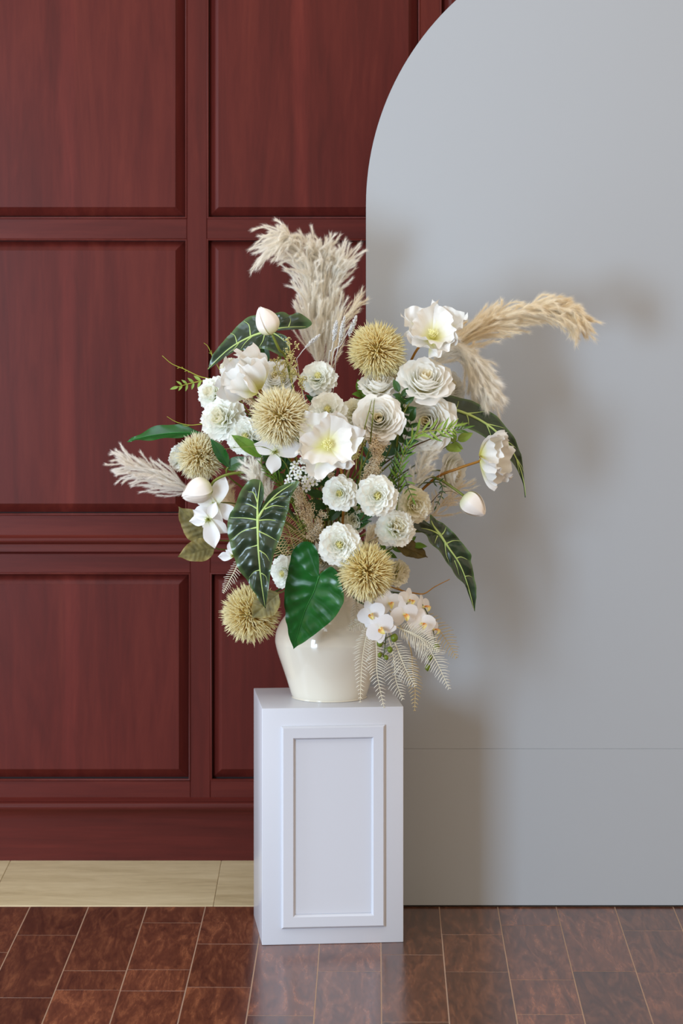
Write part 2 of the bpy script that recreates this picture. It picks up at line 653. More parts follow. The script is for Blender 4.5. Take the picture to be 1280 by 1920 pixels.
cache = {}
rr = random.Random(3)
for i in range(len(pxs) - 1):
    xa, xb = (pxs[i] - 640) / 980, (pxs[i + 1] - 640) / 980
    if xb < -2.2 or xa > 2.2:
        continue
    col = i - 12
    joints = sorted([fy(p) for p in known.get(col, [])], reverse=True)
    if not joints:
        joints = [EDGE - rr.uniform(0.1, 0.45)]
    while joints[-1] > -2.2:
        joints.append(joints[-1] - rr.uniform(0.36, 0.56))
    ys = [EDGE] + joints
    w = xb - xa - 0.0014
    for a, b in zip(ys[1:], ys[:-1]):
        ln = b - a - 0.0012
        yc = (a + b) / 2
        xc = (xa + xb) / 2 + SLOPE * (yc + 0.62)
        me = box('floor_plank', -w / 2, w / 2, -ln / 2, ln / 2, -0.012, 0.0, M_PLANK, 0.0007, 1)
        obj('floor_plank', me, floor, Matrix.Translation((xc, yc, rr.uniform(-0.0003, 0.0))) @ Matrix.Rotation(-math.atan(SLOPE), 4, 'Z') @ Matrix.Rotation(rr.uniform(-0.0012, 0.0012), 4, 'Y'))

border = obj('floor_border', box('floor_border', -2.3, 2.3, 0.3585, WY + 0.02, -0.06, -0.003, M_FILL), kind='structure')
sx = [(-640 + 11) / 800 - 0.51 * 2, (11 - 640) / 800 - 0.51, (11 - 640) / 800, (409 - 640) / 810, (409 - 640) / 810 + 0.5, (409 - 640) / 810 + 1.0, (409 - 640) / 810 + 1.5, 2.2]
for a, b in zip(sx[:-1], sx[1:]):
    obj('stone_slab', box('stone_slab', a + 0.0004, b - 0.0004, 0.360, WY + 0.015, -0.02, 0.0008, M_STONE, 0.001, 1), border)

# ------------------------------------------------------------------ arched white board
BY = 0.352
bs = sc(BY)
bd = thing('arched_backdrop', 'tall white arched backdrop board standing against the red panelled wall', 'backdrop', V((1209 - 640) / bs, BY, 0))
bxc, brad = (1209 - 640) / bs, 523 / bs
zc = CAMH - (385 - HOR) / bs
seam = CAMH - (1404 - HOR) / bs
TH = 0.018


def slab(name, outline, y0, y1, mat, bev=0.0005):
    bm = bmesh.new()
    a = [bm.verts.new((x, y0, z)) for x, z in outline]
    face = bm.faces.new(a)
    r = bmesh.ops.extrude_face_region(bm, geom=[face])
    for g in r['geom']:
        if isinstance(g, bmesh.types.BMVert):
            g.co.y = y1
    bmesh.ops.recalc_face_normals(bm, faces=bm.faces[:])
    ed = [e for e in bm.edges if len(e.link_faces) == 2 and e.calc_face_angle(0) > 1.0]
    bmesh.ops.bevel(bm, geom=ed, offset=bev, segments=2, affect='EDGES')
    me = bpy.data.meshes.new(name)
    bm.to_mesh(me)
    bm.free()
    me.materials.append(mat)
    return me


ol = [(bxc - brad, seam + 0.00012), (bxc + brad, seam + 0.00012)]
for k in range(97):
    a = PI * k / 96
    ol.append((bxc + brad * math.cos(a), zc + brad * math.sin(a)))
obj('upper_panel', slab('upper_panel', ol, BY, BY + TH, M_BOARD), bd)
ol = [(bxc - brad, 0.004), (bxc + brad, 0.004), (bxc + brad, seam - 0.00012), (bxc - brad, seam - 0.00012)]
obj('lower_panel', slab('lower_panel', ol, BY, BY + TH, M_BOARD), bd)
obj('gap_shadow_strip', box('gap_shadow_strip', bxc - brad + 0.005, bxc + brad - 0.005, BY + 0.006, BY + 0.06, 0.0, 0.006, M_GAPSHADE), bd)  # dark strip added under the board, its colour standing in for the gap shadow
for sx_ in (-0.35, 0.35):
    obj('back_brace', box('back_brace', bxc + sx_ - 0.02, bxc + sx_ + 0.02, BY + TH, BY + TH + 0.03, 0.004, 1.7, M_BOARD), bd)

# ------------------------------------------------------------------ pedestal
PW, PD, PH = 0.3005, 0.272, 0.5
pc = V((491 - 640) / 888, 0.0, 0.0)
yaw = math.radians(5.28)
MP = Matrix.Translation(pc) @ Matrix.Rotation(yaw, 4, 'Z')     # local: x 0..PW along the front, y 0..PD back
ped = thing('display_pedestal', 'white lacquered square pedestal with a framed front panel under the vase', 'pedestal', pc)
obj('body', box('body', 0, PW, 0, PD, 0, PH, M_PAINT, 0.0015), ped, MP)


def frame_moulding(x0, x1, z0, z1, w, h):
    """picture-frame moulding on the plane y=0, standing h proud to -y"""
    prof = [(0, 0.0005), (0.0006, -h * 0.55), (0.004, -h), (w - 0.0045, -h), (w - 0.0012, -h * 0.45), (w, 0.0005)]
    cx, cz = (x0 + x1) / 2, (z0 + z1) / 2
    W, Hh = (x1 - x0) / 2, (z1 - z0) / 2
    v, f = [], []
    n = len(prof)
    for (sx_, sz_) in ((-1, -1), (1, -1), (1, 1), (-1, 1)):
        for (t, y) in prof:
            v.append((cx + sx_ * (W - t), y, cz + sz_ * (Hh - t)))
    for k in range(4):
        k2 = (k + 1) % 4
        for i in range(n - 1):
            f.append((k * n + i, k2 * n + i, k2 * n + i + 1, k * n + i + 1))
    return v, f


def pz(py):
    return CAMH - (py - HOR) / 888


v, f = frame_moulding((527 - 491) / 886, (722 - 491) / 886, pz(1742), pz(1362), 26 / 886, 0.0085)
obj('front_frame', mesh('front_frame', v, f, M_PAINT, smooth=False), ped, MP)
obj('front_panel', box('front_panel', (550 - 491) / 886, (701 - 491) / 886, -0.001, 0.002, pz(1715), pz(1386), M_PAINT), ped, MP)

# ------------------------------------------------------------------ vase
VC = V((617 - 640) / 867.5, 0.155, PH)
prof = [(0.001, 0.0), (0.076, 0.0), (0.080, 0.003), (0.083, 0.010), (0.091, 0.035), (0.101, 0.065), (0.111, 0.094), (0.1165, 0.115), (0.1170, 0.127), (0.1145, 0.142), (0.108, 0.157), (0.098, 0.172), (0.086, 0.185), (0.076, 0.196), (0.069, 0.208), (0.066, 0.220), (0.068, 0.230), (0.072, 0.236), (0.071, 0.239), (0.066, 0.238), (0.061, 0.228), (0.060, 0.21), (0.075, 0.19), (0.100, 0.15), (0.108, 0.12), (0.09, 0.05), (0.001, 0.01)]
prof = [tuple(p) for p in catmull([(r, z, 0) for r, z in prof], 90)[:, :2]]
v, f = lathe_geo(prof, 64)
tag(obj('vase', mesh('vase', v, f, M_CERAMIC), None, Matrix.Translation(VC)), 'round glazed cream ceramic vase standing on the white pedestal', 'vase')
MOUTH = V(VC.x, VC.y, PH + 0.235)


# ------------------------------------------------------------------ botanical builders
def bez(p0, p1, p2, p3, n=12):
    out = []
    for i in range(n):
        t = i / (n - 1)
        a = (1 - t) ** 3
        b = 3 * t * (1 - t) ** 2
        c = 3 * t * t * (1 - t)
        d = t ** 3
        out.append(np.array(p0 * a + p1 * b + p2 * c + p3 * d))
    return out


def mouth_pt():
    a = R.uniform(0, 2 * PI)
    r = 0.045 * math.sqrt(R.random())
    return MOUTH + V(r * math.cos(a), r * math.sin(a), -0.005)


def stem_to_vase(parent, head, facing, rad=0.0021, mat=None, via=None, name='stem'):
    """stem from the flower head down through the vase mouth; via = world points on the way"""
    m = mouth_pt()
    fac = Vector(facing).normalized()
    if via:
        P = [np.array(head)] + [np.array(p) for p in via] + [np.array(m), np.array(m - V(0, 0, 0.12) - (m - MOUTH) * 0.3)]
        P = catmull(P, 26)
    else:
        d = (m - head).length
        low = head.z < m.z + 0.05
        p1 = head - fac * 0.35 * d
        p2 = m + V(0, 0, 0.40 * d if not low else 0.09) + (head - m) * 0.10
        P = bez(head, p1, p2, m, 16) + [np.array(m - V(0, 0, 0.06)), np.array(m - V(0, 0, 0.12))]
    n = len(P)
    rd = np.linspace(rad * 0.9, rad * 1.25, n)
    loc = WORLD[parent.name].translation
    v, f = tube_geo(rel(P, loc), rd, 7)
    return obj(name, mesh(name, v, f, mat or M_STEM), parent, Matrix.Translation(loc))


def grid_mesh(name, fn, nu, nv, mat):
    vs, pt, fs = [], [], []
    for j in range(nv + 1):
        for i in range(nu + 1):
            u = -1 + 2 * i / nu
            v = j / nv
            vs.append(fn(u, v))
            pt.append(v)
    for j in range(nv):
        for i in range(nu):
            a = j * (nu + 1) + i
            fs.append((a, a + 1, a + nu + 2, a + nu + 1))
    return mesh(name, vs, fs, mat, True, pt)


# ---- ruffled petal (carnation): unit length along x
def ruffled_petal(mat, W, curl, ruff, seed, scal=0.05):
    r = random.Random(seed)
    p1, p2, p3 = r.uniform(0, 6), r.uniform(0, 6), r.uniform(0, 6)
    def fn(u, v):
        w = W * (0.16 + 0.84 * v ** 0.75)
        x = v * (1 - 0.22 * u * u * v) + scal * math.cos(4.5 * PI * u + p3) * v ** 5
        y = w * u * (1 - 0.12 * v ** 6)
        z = curl * v * v + ruff * v * v * math.sin(3.2 * u + p1) + ruff * 0.55 * v ** 3 * math.sin(7.5 * u + p2) + 0.10 * u * u * v
        return (x, y, z)
    return grid_mesh('petal', fn, 8, 5, mat)


PET = {}


def petal_set(key, mat, W, curl, ruff, n=3, scal=0.05):
    if key not in PET:
        PET[key] = [ruffled_petal(mat, W, curl, ruff, hash(key) % 1000 + 17 * i if False else sum(map(ord, key)) + 17 * i, scal) for i in range(n)]
    return PET[key]


def head_petals(rings, seed, dome=-0.42):
    """rings: (alpha deg, length, count, petal list) -> [(mesh, matrix)] in the unit flower frame"""
    r = random.Random(seed)
    out = []
    for k, (al, ln, n, ps) in enumerate(rings):
        ph0 = r.uniform(0, 6.28)
        for i in range(n):
            ph = ph0 + 2 * PI * i / n + r.uniform(-0.12, 0.12)
            a = math.radians(al + r.uniform(-6, 6))
            L = ln * r.uniform(0.93, 1.06)
            d = V(math.sin(a) * math.cos(ph), math.sin(a) * math.sin(ph), math.cos(a))
            nn = V(-math.cos(a) * math.cos(ph), -math.cos(a) * math.sin(ph), math.sin(a))
            y = nn.cross(d)
            rot = Matrix((d, y, nn)).transposed().to_4x4()
            tw = Matrix.Rotation(r.uniform(-0.25, 0.25), 4, 'X')
            out.append((r.choice(ps), Matrix.Translation((0, 0, dome)) @ rot @ tw @ Matrix.Scale(L, 4)))
    return out


def carn_template(seed, style):
    if style == 'dahlia':
        A = petal_set('d_out', M_CARN, 0.34, 0.04, 0.035, scal=0.025)
        B = petal_set('d_mid', M_CARN, 0.34, 0.13, 0.04, scal=0.025)
        C = petal_set('d_in', M_CARNC, 0.32, 0.22, 0.05, scal=0.03)
        return head_petals([(6, .58, 4, C), (16, .62, 6, C), (28, .69, 7, B), (43, .74, 9, B), (55, .84, 11, B), (67, .93, 12, B), (79, 1.0, 12, A), (92, 1.03, 12, A), (106, .94, 10, A)], seed)
    if style == 'carnation':
        A = petal_set('c_out', M_CARN, 0.42, 0.03, 0.07, scal=0.045)
        B = petal_set('c_mid', M_CARN, 0.40, 0.10, 0.09, scal=0.05)
        C = petal_set('c_in', M_CREAMC, 0.36, 0.14, 0.10, scal=0.05)
        return head_petals([(10, .78, 4, C), (24, .86, 6, C), (38, .93, 8, B), (52, .98, 9, B), (67, 1.03, 10, B), (82, 1.05, 10, A), (98, 1.0, 9, A)], seed, -0.38)
    A = petal_set('m_out', M_CREAMC, 0.36, 0.05, 0.06, scal=0.04)
    B = petal_set('m_mid', M_CREAMC, 0.34, 0.14, 0.08, scal=0.05)
    return head_petals([(8, .62, 4, B), (22, .72, 6, B), (36, .82, 8, B), (50, .90, 10, B), (64, .96, 11, B), (78, 1.02, 12, A), (92, 1.0, 11, A), (106, .9, 9, A)], seed)


CT = {}


def flower_from(tpl, name, label, cat, group, px, py, rpx, Y, facing, roll=0.0, stem_mat=None, via=None, squash=1.0, calyx=True):
    head = at(px, py, Y)
    s = rpx / sc(Y)
    root = thing(name, label, cat, V(MOUTH.x, MOUTH.y, MOUTH.z - 0.12), group)
    Mh = frame(head, facing, s, roll) @ Matrix.Diagonal((1, squash, 1, 1))
    for me, M in tpl:
        obj('petal', me, root, Mh @ M)
    back = Mh @ V(0, 0, -0.45)
    if calyx:
        prof_ = [(0.03, -0.62), (0.16, -0.56), (0.24, -0.40), (0.26, -0.28), (0.10, -0.25)]
        if 'calyx' not in CT:
            vv, ff = lathe_geo(prof_, 10)
            CT['calyx'] = mesh('calyx', vv, ff, M_STEMD)
        obj('calyx', CT['calyx'], root, Mh)
    stem_to_vase(root, back, facing, 0.0019, stem_mat, via)
    return root


def carnation(style, label, px, py, rpx, Y, facing, roll=0.0, seed=None, group=None, **kw):
    seed = seed if seed is not None else int(px + py) % 3
    key = (style, seed)
    if key not in CT:
        CT[key] = carn_template(seed + 5, style)
    return flower_from(CT[key], {'dahlia': 'ranunculus_flower', 'carnation': 'carnation', 'cream': 'carnation'}[style], label, 'flower', group, px, py, rpx, Y, facing, roll, **kw)


# ---- rose
def rose_petal(r0, hw, h, flare, mat, seed):
    r = random.Random(seed)
    p1, p2 = r.uniform(0, 6), r.uniform(0, 6)
    def fn(u, v):
        th = u * hw * (0.55 + 0.45 * math.sin(min(1, v * 1.25) * PI / 2))
        rad = r0 * (0.30 + 0.70 * math.sin(min(1.0, v * 1.15) * PI / 2)) + flare * v ** 3
        rad *= 1 + 0.08 * v * math.sin(3.1 * u + p1) + 0.045 * v * v * math.sin(8 * u + p2)
        z = -0.75 + h * v * (1 - 0.17 * u * u * v) - 0.55 * flare * v ** 5 + 0.04 * v * math.sin(5 * u + p2)
        return (rad * math.cos(th), rad * math.sin(th), z)
    return grid_mesh('petal', fn, 9, 6, mat)


def rose_template(seed, openness=1.0):
    r = random.Random(seed)
    out = []
    for k, (r0, n, hw, h, fl, m) in enumerate([(.10, 2, 1.6, 0.98, 0, M_ROSEC), (.19, 3, 1.3, 1.02, .02, M_ROSEC), (.30, 4, 1.1, 1.06, .03, M_ROSE), (.42, 4, 1.05, 1.07, .05, M_ROSE), (.54, 5, .95, 1.05, .08, M_ROSE), (.65, 5, .9, 1.0, .14, M_ROSE), (.74, 6, .8, .92, .22, M_ROSE), (.80, 6, .75, .78, .32, M_ROSE), (.78, 5, .75, .62, .42, M_ROSE)]):
        ms = [rose_petal(r0, hw, h * r.uniform(.97, 1.03), fl * openness, m, seed * 31 + k * 5 + i) for i in range(2)]
        p0 = r.uniform(0, 6)
        for i in range(n):
            out.append((r.choice(ms), Matrix.Rotation(p0 + 2 * PI * i / n + r.uniform(-.15, .15), 4, 'Z') @ Matrix.Rotation(r.uniform(-.11, .11), 4, 'X') @ Matrix.Rotation(r.uniform(-.09, .09), 4, 'Y')))
    return out


def rose(label, px, py, rpx, Y, facing, roll=0.0, seed=0, openness=1.0, **kw):
    key = ('rose', seed, openness)
    if key not in CT:
        CT[key] = rose_template(seed + 1, openness)
    return flower_from(CT[key], 'rose', label, 'flower', 'white roses in the vase', px, py, rpx, Y, facing, roll, **kw)


# ---- poppy
def poppy_petal(W, cup, seed, crinkle=0.03):
    r = random.Random(seed)
    ph = [r.uniform(0, 6) for _ in range(6)]
    def fn(u, v):
        w = W * (0.16 + 0.84 * math.sin(min(1, v * 1.2) * PI / 2))
        edge = v ** 3
        x = v * (1 - 0.16 * u * u * v) + edge * (0.035 * math.sin(5 * u + ph[0]) + 0.022 * math.sin(11 * u + ph[1]) + 0.012 * math.sin(23 * u + ph[2]))
        y = w * u * (1 - 0.04 * v)
        z = cup * (v ** 2) * 0.50 + 0.16 * cup * u * u * v
        z += crinkle * (v ** 1.3) * (math.sin(8 * u + ph[2] + 2 * v) + 0.6 * math.sin(15 * u + ph[4] - 3 * v)) + crinkle * 1.3 * edge * math.sin(19 * u + ph[3]) + crinkle * 1.6 * edge * math.sin(4.5 * u + ph[4])
        z += 0.10 * edge * edge * math.sin(2.2 * u + ph[5])
        return (x, y, z)
    return grid_mesh('petal', fn, 28, 12, M_POPPY)


def stamens(n, seed, spread=0.55, ln=0.42):
    r = np.random.default_rng(seed)
    Vv, T, pt = [], [], []
    for i in range(n):
        a = r.uniform(0, 2 * PI)
        t = spread * math.sqrt(r.uniform(0.02, 1))
        d = np.array([math.sin(t) * math.cos(a), math.sin(t) * math.sin(a), math.cos(t)])
        L = ln * r.uniform(0.65, 1.05)
        P = np.array([d * 0.02, d * L * 0.6 + r.normal(0, .012, 3), d * L + r.normal(0, .02, 3)])
        vs, fs = tube_geo(P, [0.009, 0.007, 0.014], 4)
        o = len(Vv)
        Vv.extend(vs)
        for q in fs:
            T.append((q[0] + o, q[1] + o, q[2] + o))
            T.append((q[0] + o, q[2] + o, q[3] + o))
        pt.extend([0] * 4 + [.5] * 4 + [1] * 4)
    return Vv, T, pt


def poppy(label, px, py, rpx, Y, facing, alphas, seed, roll=0.0, via=None, lens=(1.0, 1.0), crinkle=0.03, cups=(0.45, 0.40), W=0.86):
    root = thing('poppy_flower', label, 'flower', V(MOUTH.x, MOUTH.y, MOUTH.z - 0.12), 'large white poppies in the vase')
    head = at(px, py, Y)
    s = rpx / sc(Y)
    Mh = frame(head, facing, s, roll)
    r = random.Random(seed)
    k = 0
    for layer, n in ((0, 3), (1, 3)):
        for i in range(n):
            ph = 2 * PI * (i + 0.5 * layer) / n + r.uniform(-.12, .12)
            a = math.radians(alphas[layer] + r.uniform(-5, 5))
            d = V(math.sin(a) * math.cos(ph), math.sin(a) * math.sin(ph), math.cos(a))
            nn = V(-math.cos(a) * math.cos(ph), -math.cos(a) * math.sin(ph), math.sin(a))
            rot = Matrix((d, nn.cross(d), nn)).transposed().to_4x4()
            me = poppy_petal(W, cups[layer], seed * 13 + k, crinkle)
            obj('petal', me, root, Mh @ Matrix.Translation((0, 0, -0.42 - 0.02 * layer)) @ rot @ Matrix.Scale(lens[layer] * r.uniform(.95, 1.05), 4))
            k += 1
    Vv, T, pt = stamens(90, seed)
    obj('stamens', tri_mesh('stamens', Vv, T, M_STAMEN, pt), root, Mh @ Matrix.Translation((0, 0, -0.38)), kind='stuff')
    vv, ff = lathe_geo([(0.02, -0.40), (0.09, -0.34), (0.11, -0.25), (0.08, -0.17), (0.10, -0.14), (0.01, -0.12)], 12)
    obj('pistil', mesh('pistil', vv, ff, M_STAMEN, pt=[0.4] * len(vv)), root, Mh)
    stem_to_vase(root, Mh @ V(0, 0, -0.44), facing, 0.0028, M_STEMB, via)
    return root


# ---- tulip bud
def tulip(label, pb, pt_, Yb, Yt, width_px, via, mat_stem=None):
    b, t = at(*pb, Yb), at(*pt_, Yt)
    L = (t - b).length
    root = thing('tulip', label, 'flower', V(MOUTH.x, MOUTH.y, MOUTH.z - 0.12), 'closed white tulips in the vase')
    Mh = frame(b, t - b, L, R.uniform(0, 1))
    rw = width_px / 2 / sc(Yb) / L
    for layer in (0, 1):
        for i in range(3):
            def fn(u, v, layer=layer):
                pr_ = (max(0.0, math.sin(PI * v ** 0.74)) ** 0.68) if v < 1 else 0.0
                rad = rw * (0.07 + 0.93 * pr_) * (1.0 - 0.10 * layer) * (1 + 0.13 * u ** 6 * (1 - layer)) * (1 + 0.03 * math.exp(-(u / 0.12) ** 2))
                hw = (0.95 if layer == 0 else 1.3) * (1 - 0.35 * v ** 4)
                th = u * hw
                z = v * (1.0 - 0.03 * layer) - 0.05 * u * u * v ** 2
                rad *= 1 + 0.012 * math.cos(9 * u) * v
                return (rad * math.cos(th), rad * math.sin(th), z)
            me = grid_mesh('petal', fn, 12, 14, M_TULIP)
            obj('petal', me, root, Mh @ Matrix.Rotation(2 * PI * (i + 0.5 * layer) / 3, 4, 'Z'))
    stem_to_vase(root, b + (t - b) * 0.03, t - b, 0.0031, mat_stem or M_STEM, via)
    return root


# ---- bristle globe
def bristle_ball(label, px, py, rpx, Y, facing, seed, mat, n=1500, sweep=0.35, crown=0.0, flat=1.0, via=None):
    head = at(px, py, Y)
    s = rpx / sc(Y)
    root = thing('bristle_globe_flower', label, 'flower', V(MOUTH.x, MOUTH.y, MOUTH.z - 0.12), 'spiky globe flowers in the vase')
    Mh = frame(head, facing, s, 0.3 * seed) @ Matrix.Diagonal((1, 1, flat, 1))
    r = np.random.default_rng(seed)
    Vv, T, pt = [], [], []
    ntuft = n // 7
    k = 0
    for i in range(ntuft):
        z = 1 - 2 * (i + 0.5) / ntuft
        if z < -0.82:
            continue
        a = i * 2.399963
        q = math.sqrt(max(0, 1 - z * z))
        c = np.array([q * math.cos(a), q * math.sin(a), z])
        for j in range(7):
            d = c + r.normal(0, 0.10, 3)
            d /= np.linalg.norm(d)
            rad_dir = np.array([d[0], d[1], 0.0])
            tipd = d + sweep * rad_dir * (0.4 + 0.6 * max(0, d[2])) + r.normal(0, 0.16, 3)
            tipd /= np.linalg.norm(tipd)
            L = r.uniform(0.78, 1.10)
            p0 = d * 0.38
            p1 = d * 0.66 + tipd * 0.06 + r.normal(0, 0.015, 3)
            p2 = d * 0.62 + tipd * (L - 0.62) + r.normal(0, 0.02, 3)
            p3 = p2 * 0.6 + p1 * 0.4
            P = np.array([p0, p1, p3, p2])
            vs, fs = tube_geo(P, [0.019, 0.021, 0.017, 0.003], 3, cap=False)
            o = len(Vv)
            Vv.extend(vs)
            for w in fs:
                T.append((w[0] + o, w[1] + o, w[2] + o))
                T.append((w[0] + o, w[2] + o, w[3] + o))
            tone = r.uniform(-0.1, 0.12)
            pt.extend([0.0] * 3 + [0.35 + tone] * 3 + [0.72 + tone] * 3 + [0.95] * 3)
    obj('bristles', tri_mesh('bristles', Vv, T, mat, pt, smooth=True), root, Mh, kind='stuff')
    vv, ff = lathe_geo([(0.45 * math.sin(PI * k / 10) + .001, -0.45 * math.cos(PI * k / 10)) for k in range(11)], 14)
    obj('core', mesh('core', vv, ff, M_CORE), root, Mh)
    stem_to_vase(root, Mh @ V(0, 0, -0.4), facing, 0.0028, M_STEMD, via)
    return root


# ---- leaves
class Leaf:
    """blade along x from the petiole joint (0,0) to the tip (1,0); halves = outlines of the +y and -y side"""
    def __init__(s, half, bend=0.4, fold=0.10, quilt=0.0, nveins=8, wave=0.0, seed=0, asym=1.0, m0=0.12, half2=None, veins=None, n=46, d0=0.05, bow=0.0):
        s.fine = bool(veins) and quilt > 0
        n = 76 if s.fine else n
        h2 = half2 if half2 is not None else [(x, -y) for x, y in half]
        s.halves = [catmull([(x, y, 0) for x, y in h], n)[:, :2] for h in (half, h2)]
        s.bow = bow
        s.bend, s.fold, s.quilt, s.wave, s.m0, s.d0 = bend, fold, quilt, wave, m0, d0
        r = random.Random(seed)
        s.p = [r.uniform(0, 6) for _ in range(6)]
        s.veins = veins or []
        seg = []
        for (pl, w) in s.veins:
            q = catmull([(x, y, 0) for x, y in pl], 10)[:, :2]
            seg += [(q[k], q[k + 1]) for k in range(9)]
        s.A = np.array([a for a, b in seg]) if seg else None
        s.B = np.array([b for a, b in seg]) if seg else None
        tx, tz = s.arc(1.0)
        s.ca, s.sa, s.len = tx, tz, math.hypot(tx, tz)

    def arc(s, x):
        k = s.bend if abs(s.bend) > 1e-4 else 1e-4
        return math.sin(k * x) / k, -(1 - math.cos(k * x)) / k

    def place(s, x, y, h=0.0):
        X, Z = s.arc(x)
        k = s.bend
        nx, nz = math.sin(k * x), math.cos(k * x)
        hh = h + s.fold * abs(y)
        y = y + s.bow * 4 * x * (1 - x)
        X += nx * hh
        Z += nz * hh
        c, sn, L = s.ca / s.len, s.sa / s.len, s.len
        return ((X * c + Z * sn) / L, y / L, (-X * sn + Z * c) / L)

    def height(s, x, y):
        """quilted: swells away from the veins"""
        if s.A is None or s.quilt == 0:
            return 0.0
        p = np.array([x, y])
        d = s.B - s.A
        t = np.clip(((p - s.A) * d).sum(1) / ((d * d).sum(1) + 1e-12), 0, 1)
        dist = np.linalg.norm(p - (s.A + d * t[:, None]), axis=1).min()
        h = s.quilt * (1 - math.exp(-(dist / s.d0) ** 2))
        h += 0.28 * s.quilt * math.sin(38 * x + s.p[0] + 14 * y) * math.sin(31 * y + s.p[1] - 9 * x) * min(1, dist / s.d0)
        return h

    def blade(s, mat, ns=10):
        vs, fs, pt = [], [], []
        ns = 20 if s.fine else ns
        for side, half in zip((1, -1), s.halves):
            o = len(vs)
            n = len(half)
            for i in range(n):
                b = half[i]
                m = max(0.0, (b[0] - s.m0) / (1 - s.m0))
                for j in range(ns + 1):
                    q = j / ns
                    x = m + (b[0] - m) * q ** 1.12
                    y = b[1] * q
                    h = s.height(x, y) + s.wave * q ** 3 * math.sin(22 * i / n + s.p[2] + side)
                    vs.append(s.place(x, y, h))
                    pt.append(q)
            for i in range(n - 1):
                for j in range(ns):
                    a = o + i * (ns + 1) + j
                    qd = (a, a + ns + 1, a + ns + 2, a + 1)
                    fs.append(qd if side < 0 else qd[::-1])
        return mesh('blade', vs, fs, mat, True, pt)

    def vein(s, pl, w, mat, name='vein', n=12):
        """raised vein, flattened, tapering to its end"""
        Q = catmull([(x, y, 0) for x, y in pl], n)[:, :2]
        P = [s.place(x, y, 0.004) for x, y in Q]
        rd = [w * 0.85 * (1 - 0.82 * (k / (n - 1)) ** 0.8) for k in range(n)]
        v_, f_ = tube_geo(P, rd, 6)
        return mesh(name, v_, f_, mat)


def mirror_veins(L):
    out = []
    for pl, w in L:
        out.append((pl, w))
        if any(abs(y) > 1e-6 for x, y in pl):
            out.append(([(x, -y) for x, y in pl], w))
    return out


ALOC_V = mirror_veins([([(-0.01, 0), (0.35, 0), (0.7, 0), (0.985, 0)], 0.020), ([(0, 0), (-0.15, 0.075), (-0.28, 0.13), (-0.40, 0.19)], 0.017), ([(0.01, 0), (0.0, 0.12), (-0.03, 0.30)], 0.010), ([(-0.12, 0.06), (-0.16, 0.16), (-0.22, 0.26)], 0.008),
                       ([(0.10, 0), (0.15, 0.12), (0.20, 0.27)], 0.011), ([(0.28, 0), (0.35, 0.10), (0.42, 0.20)], 0.010), ([(0.48, 0), (0.56, 0.07), (0.63, 0.13)], 0.009), ([(0.68, 0), (0.75, 0.04), (0.82, 0.065)], 0.008)])
MID_V = [([(0.0, 0), (0.35, 0), (0.7, 0), (0.985, 0)], 0.010)]


def px_local(a, t, pts):
    """pixel outline -> leaf coordinates (joint a at 0, tip t at 1)"""
    ex, ez = t[0] - a[0], -(t[1] - a[1])
    L2 = ex * ex + ez * ez
    out = []
    for (x, y) in pts:
        dx, dz = x - a[0], -(y - a[1])
        out.append(((dx * ex + dz * ez) / L2, (-dx * ez + dz * ex) / L2))
    return out


ALOC = [(-0.05, 0.0), (-0.20, 0.055), (-0.36, 0.10), (-0.47, 0.17), (-0.45, 0.25), (-0.30, 0.315), (-0.08, 0.355), (0.13, 0.345), (0.32, 0.285), (0.52, 0.20), (0.72, 0.115), (0.88, 0.045), (1.0, 0.0)]
HEART = [(-0.02, 0.0), (-0.16, 0.04), (-0.30, 0.11), (-0.37, 0.20), (-0.31, 0.29), (-0.16, 0.355), (0.03, 0.375), (0.24, 0.345), (0.45, 0.265), (0.65, 0.165), (0.83, 0.075), (0.93, 0.028), (1.0, 0.0)]
LANCE = [(0.0, 0.0), (0.05, 0.03), (0.15, 0.075), (0.30, 0.115), (0.47, 0.125), (0.64, 0.105), (0.80, 0.065), (0.92, 0.025), (1.0, 0.0)]
OVATE = [(0.0, 0.0), (0.03, 0.06), (0.12, 0.17), (0.27, 0.25), (0.44, 0.265), (0.62, 0.225), (0.79, 0.14), (0.92, 0.05), (1.0, 0.0)]


def big_leaf(name, label, cat, outline, a, t, Ya, Yt, nh, bend, fold, blade_mat, vein_mat, group=None, quilt=0.02, wave=0.02, veins=None, width=1.0, seed=1, via=None, prad=0.0026, outline2=None, vscale=1.0, d0=0.05, show=True, bow=0.0):
    p0, p1 = at(*a, Ya), at(*t, Yt)
    veins = veins or MID_V
    sc_ = lambda pl: [(x, y * width) for x, y in pl]
    veins = [(sc_(pl), w * vscale) for pl, w in veins]
    lf = Leaf(sc_(outline), bend, fold, quilt, 8, wave, seed, half2=sc_(outline2) if outline2 else None, veins=veins, d0=d0, bow=bow)
    M = chord_frame(p0, p1, nh)
    root = thing(name, label, cat, V(MOUTH.x, MOUTH.y, MOUTH.z - 0.12), group)
    bl = obj('blade', lf.blade(blade_mat), root, M)
    for k, (pl, w) in enumerate(veins):
        if k == 0 or show:
            obj('midrib' if k == 0 else 'vein', lf.vein(pl, w, vein_mat, 'midrib' if k == 0 else 'vein', 16 if k == 0 else 10), bl, M)
    stem_to_vase(root, p0, (p1 - p0) * 0.6 + Vector(nh) * 0.4, prad, M_STEM, via, name='petiole')
    return root


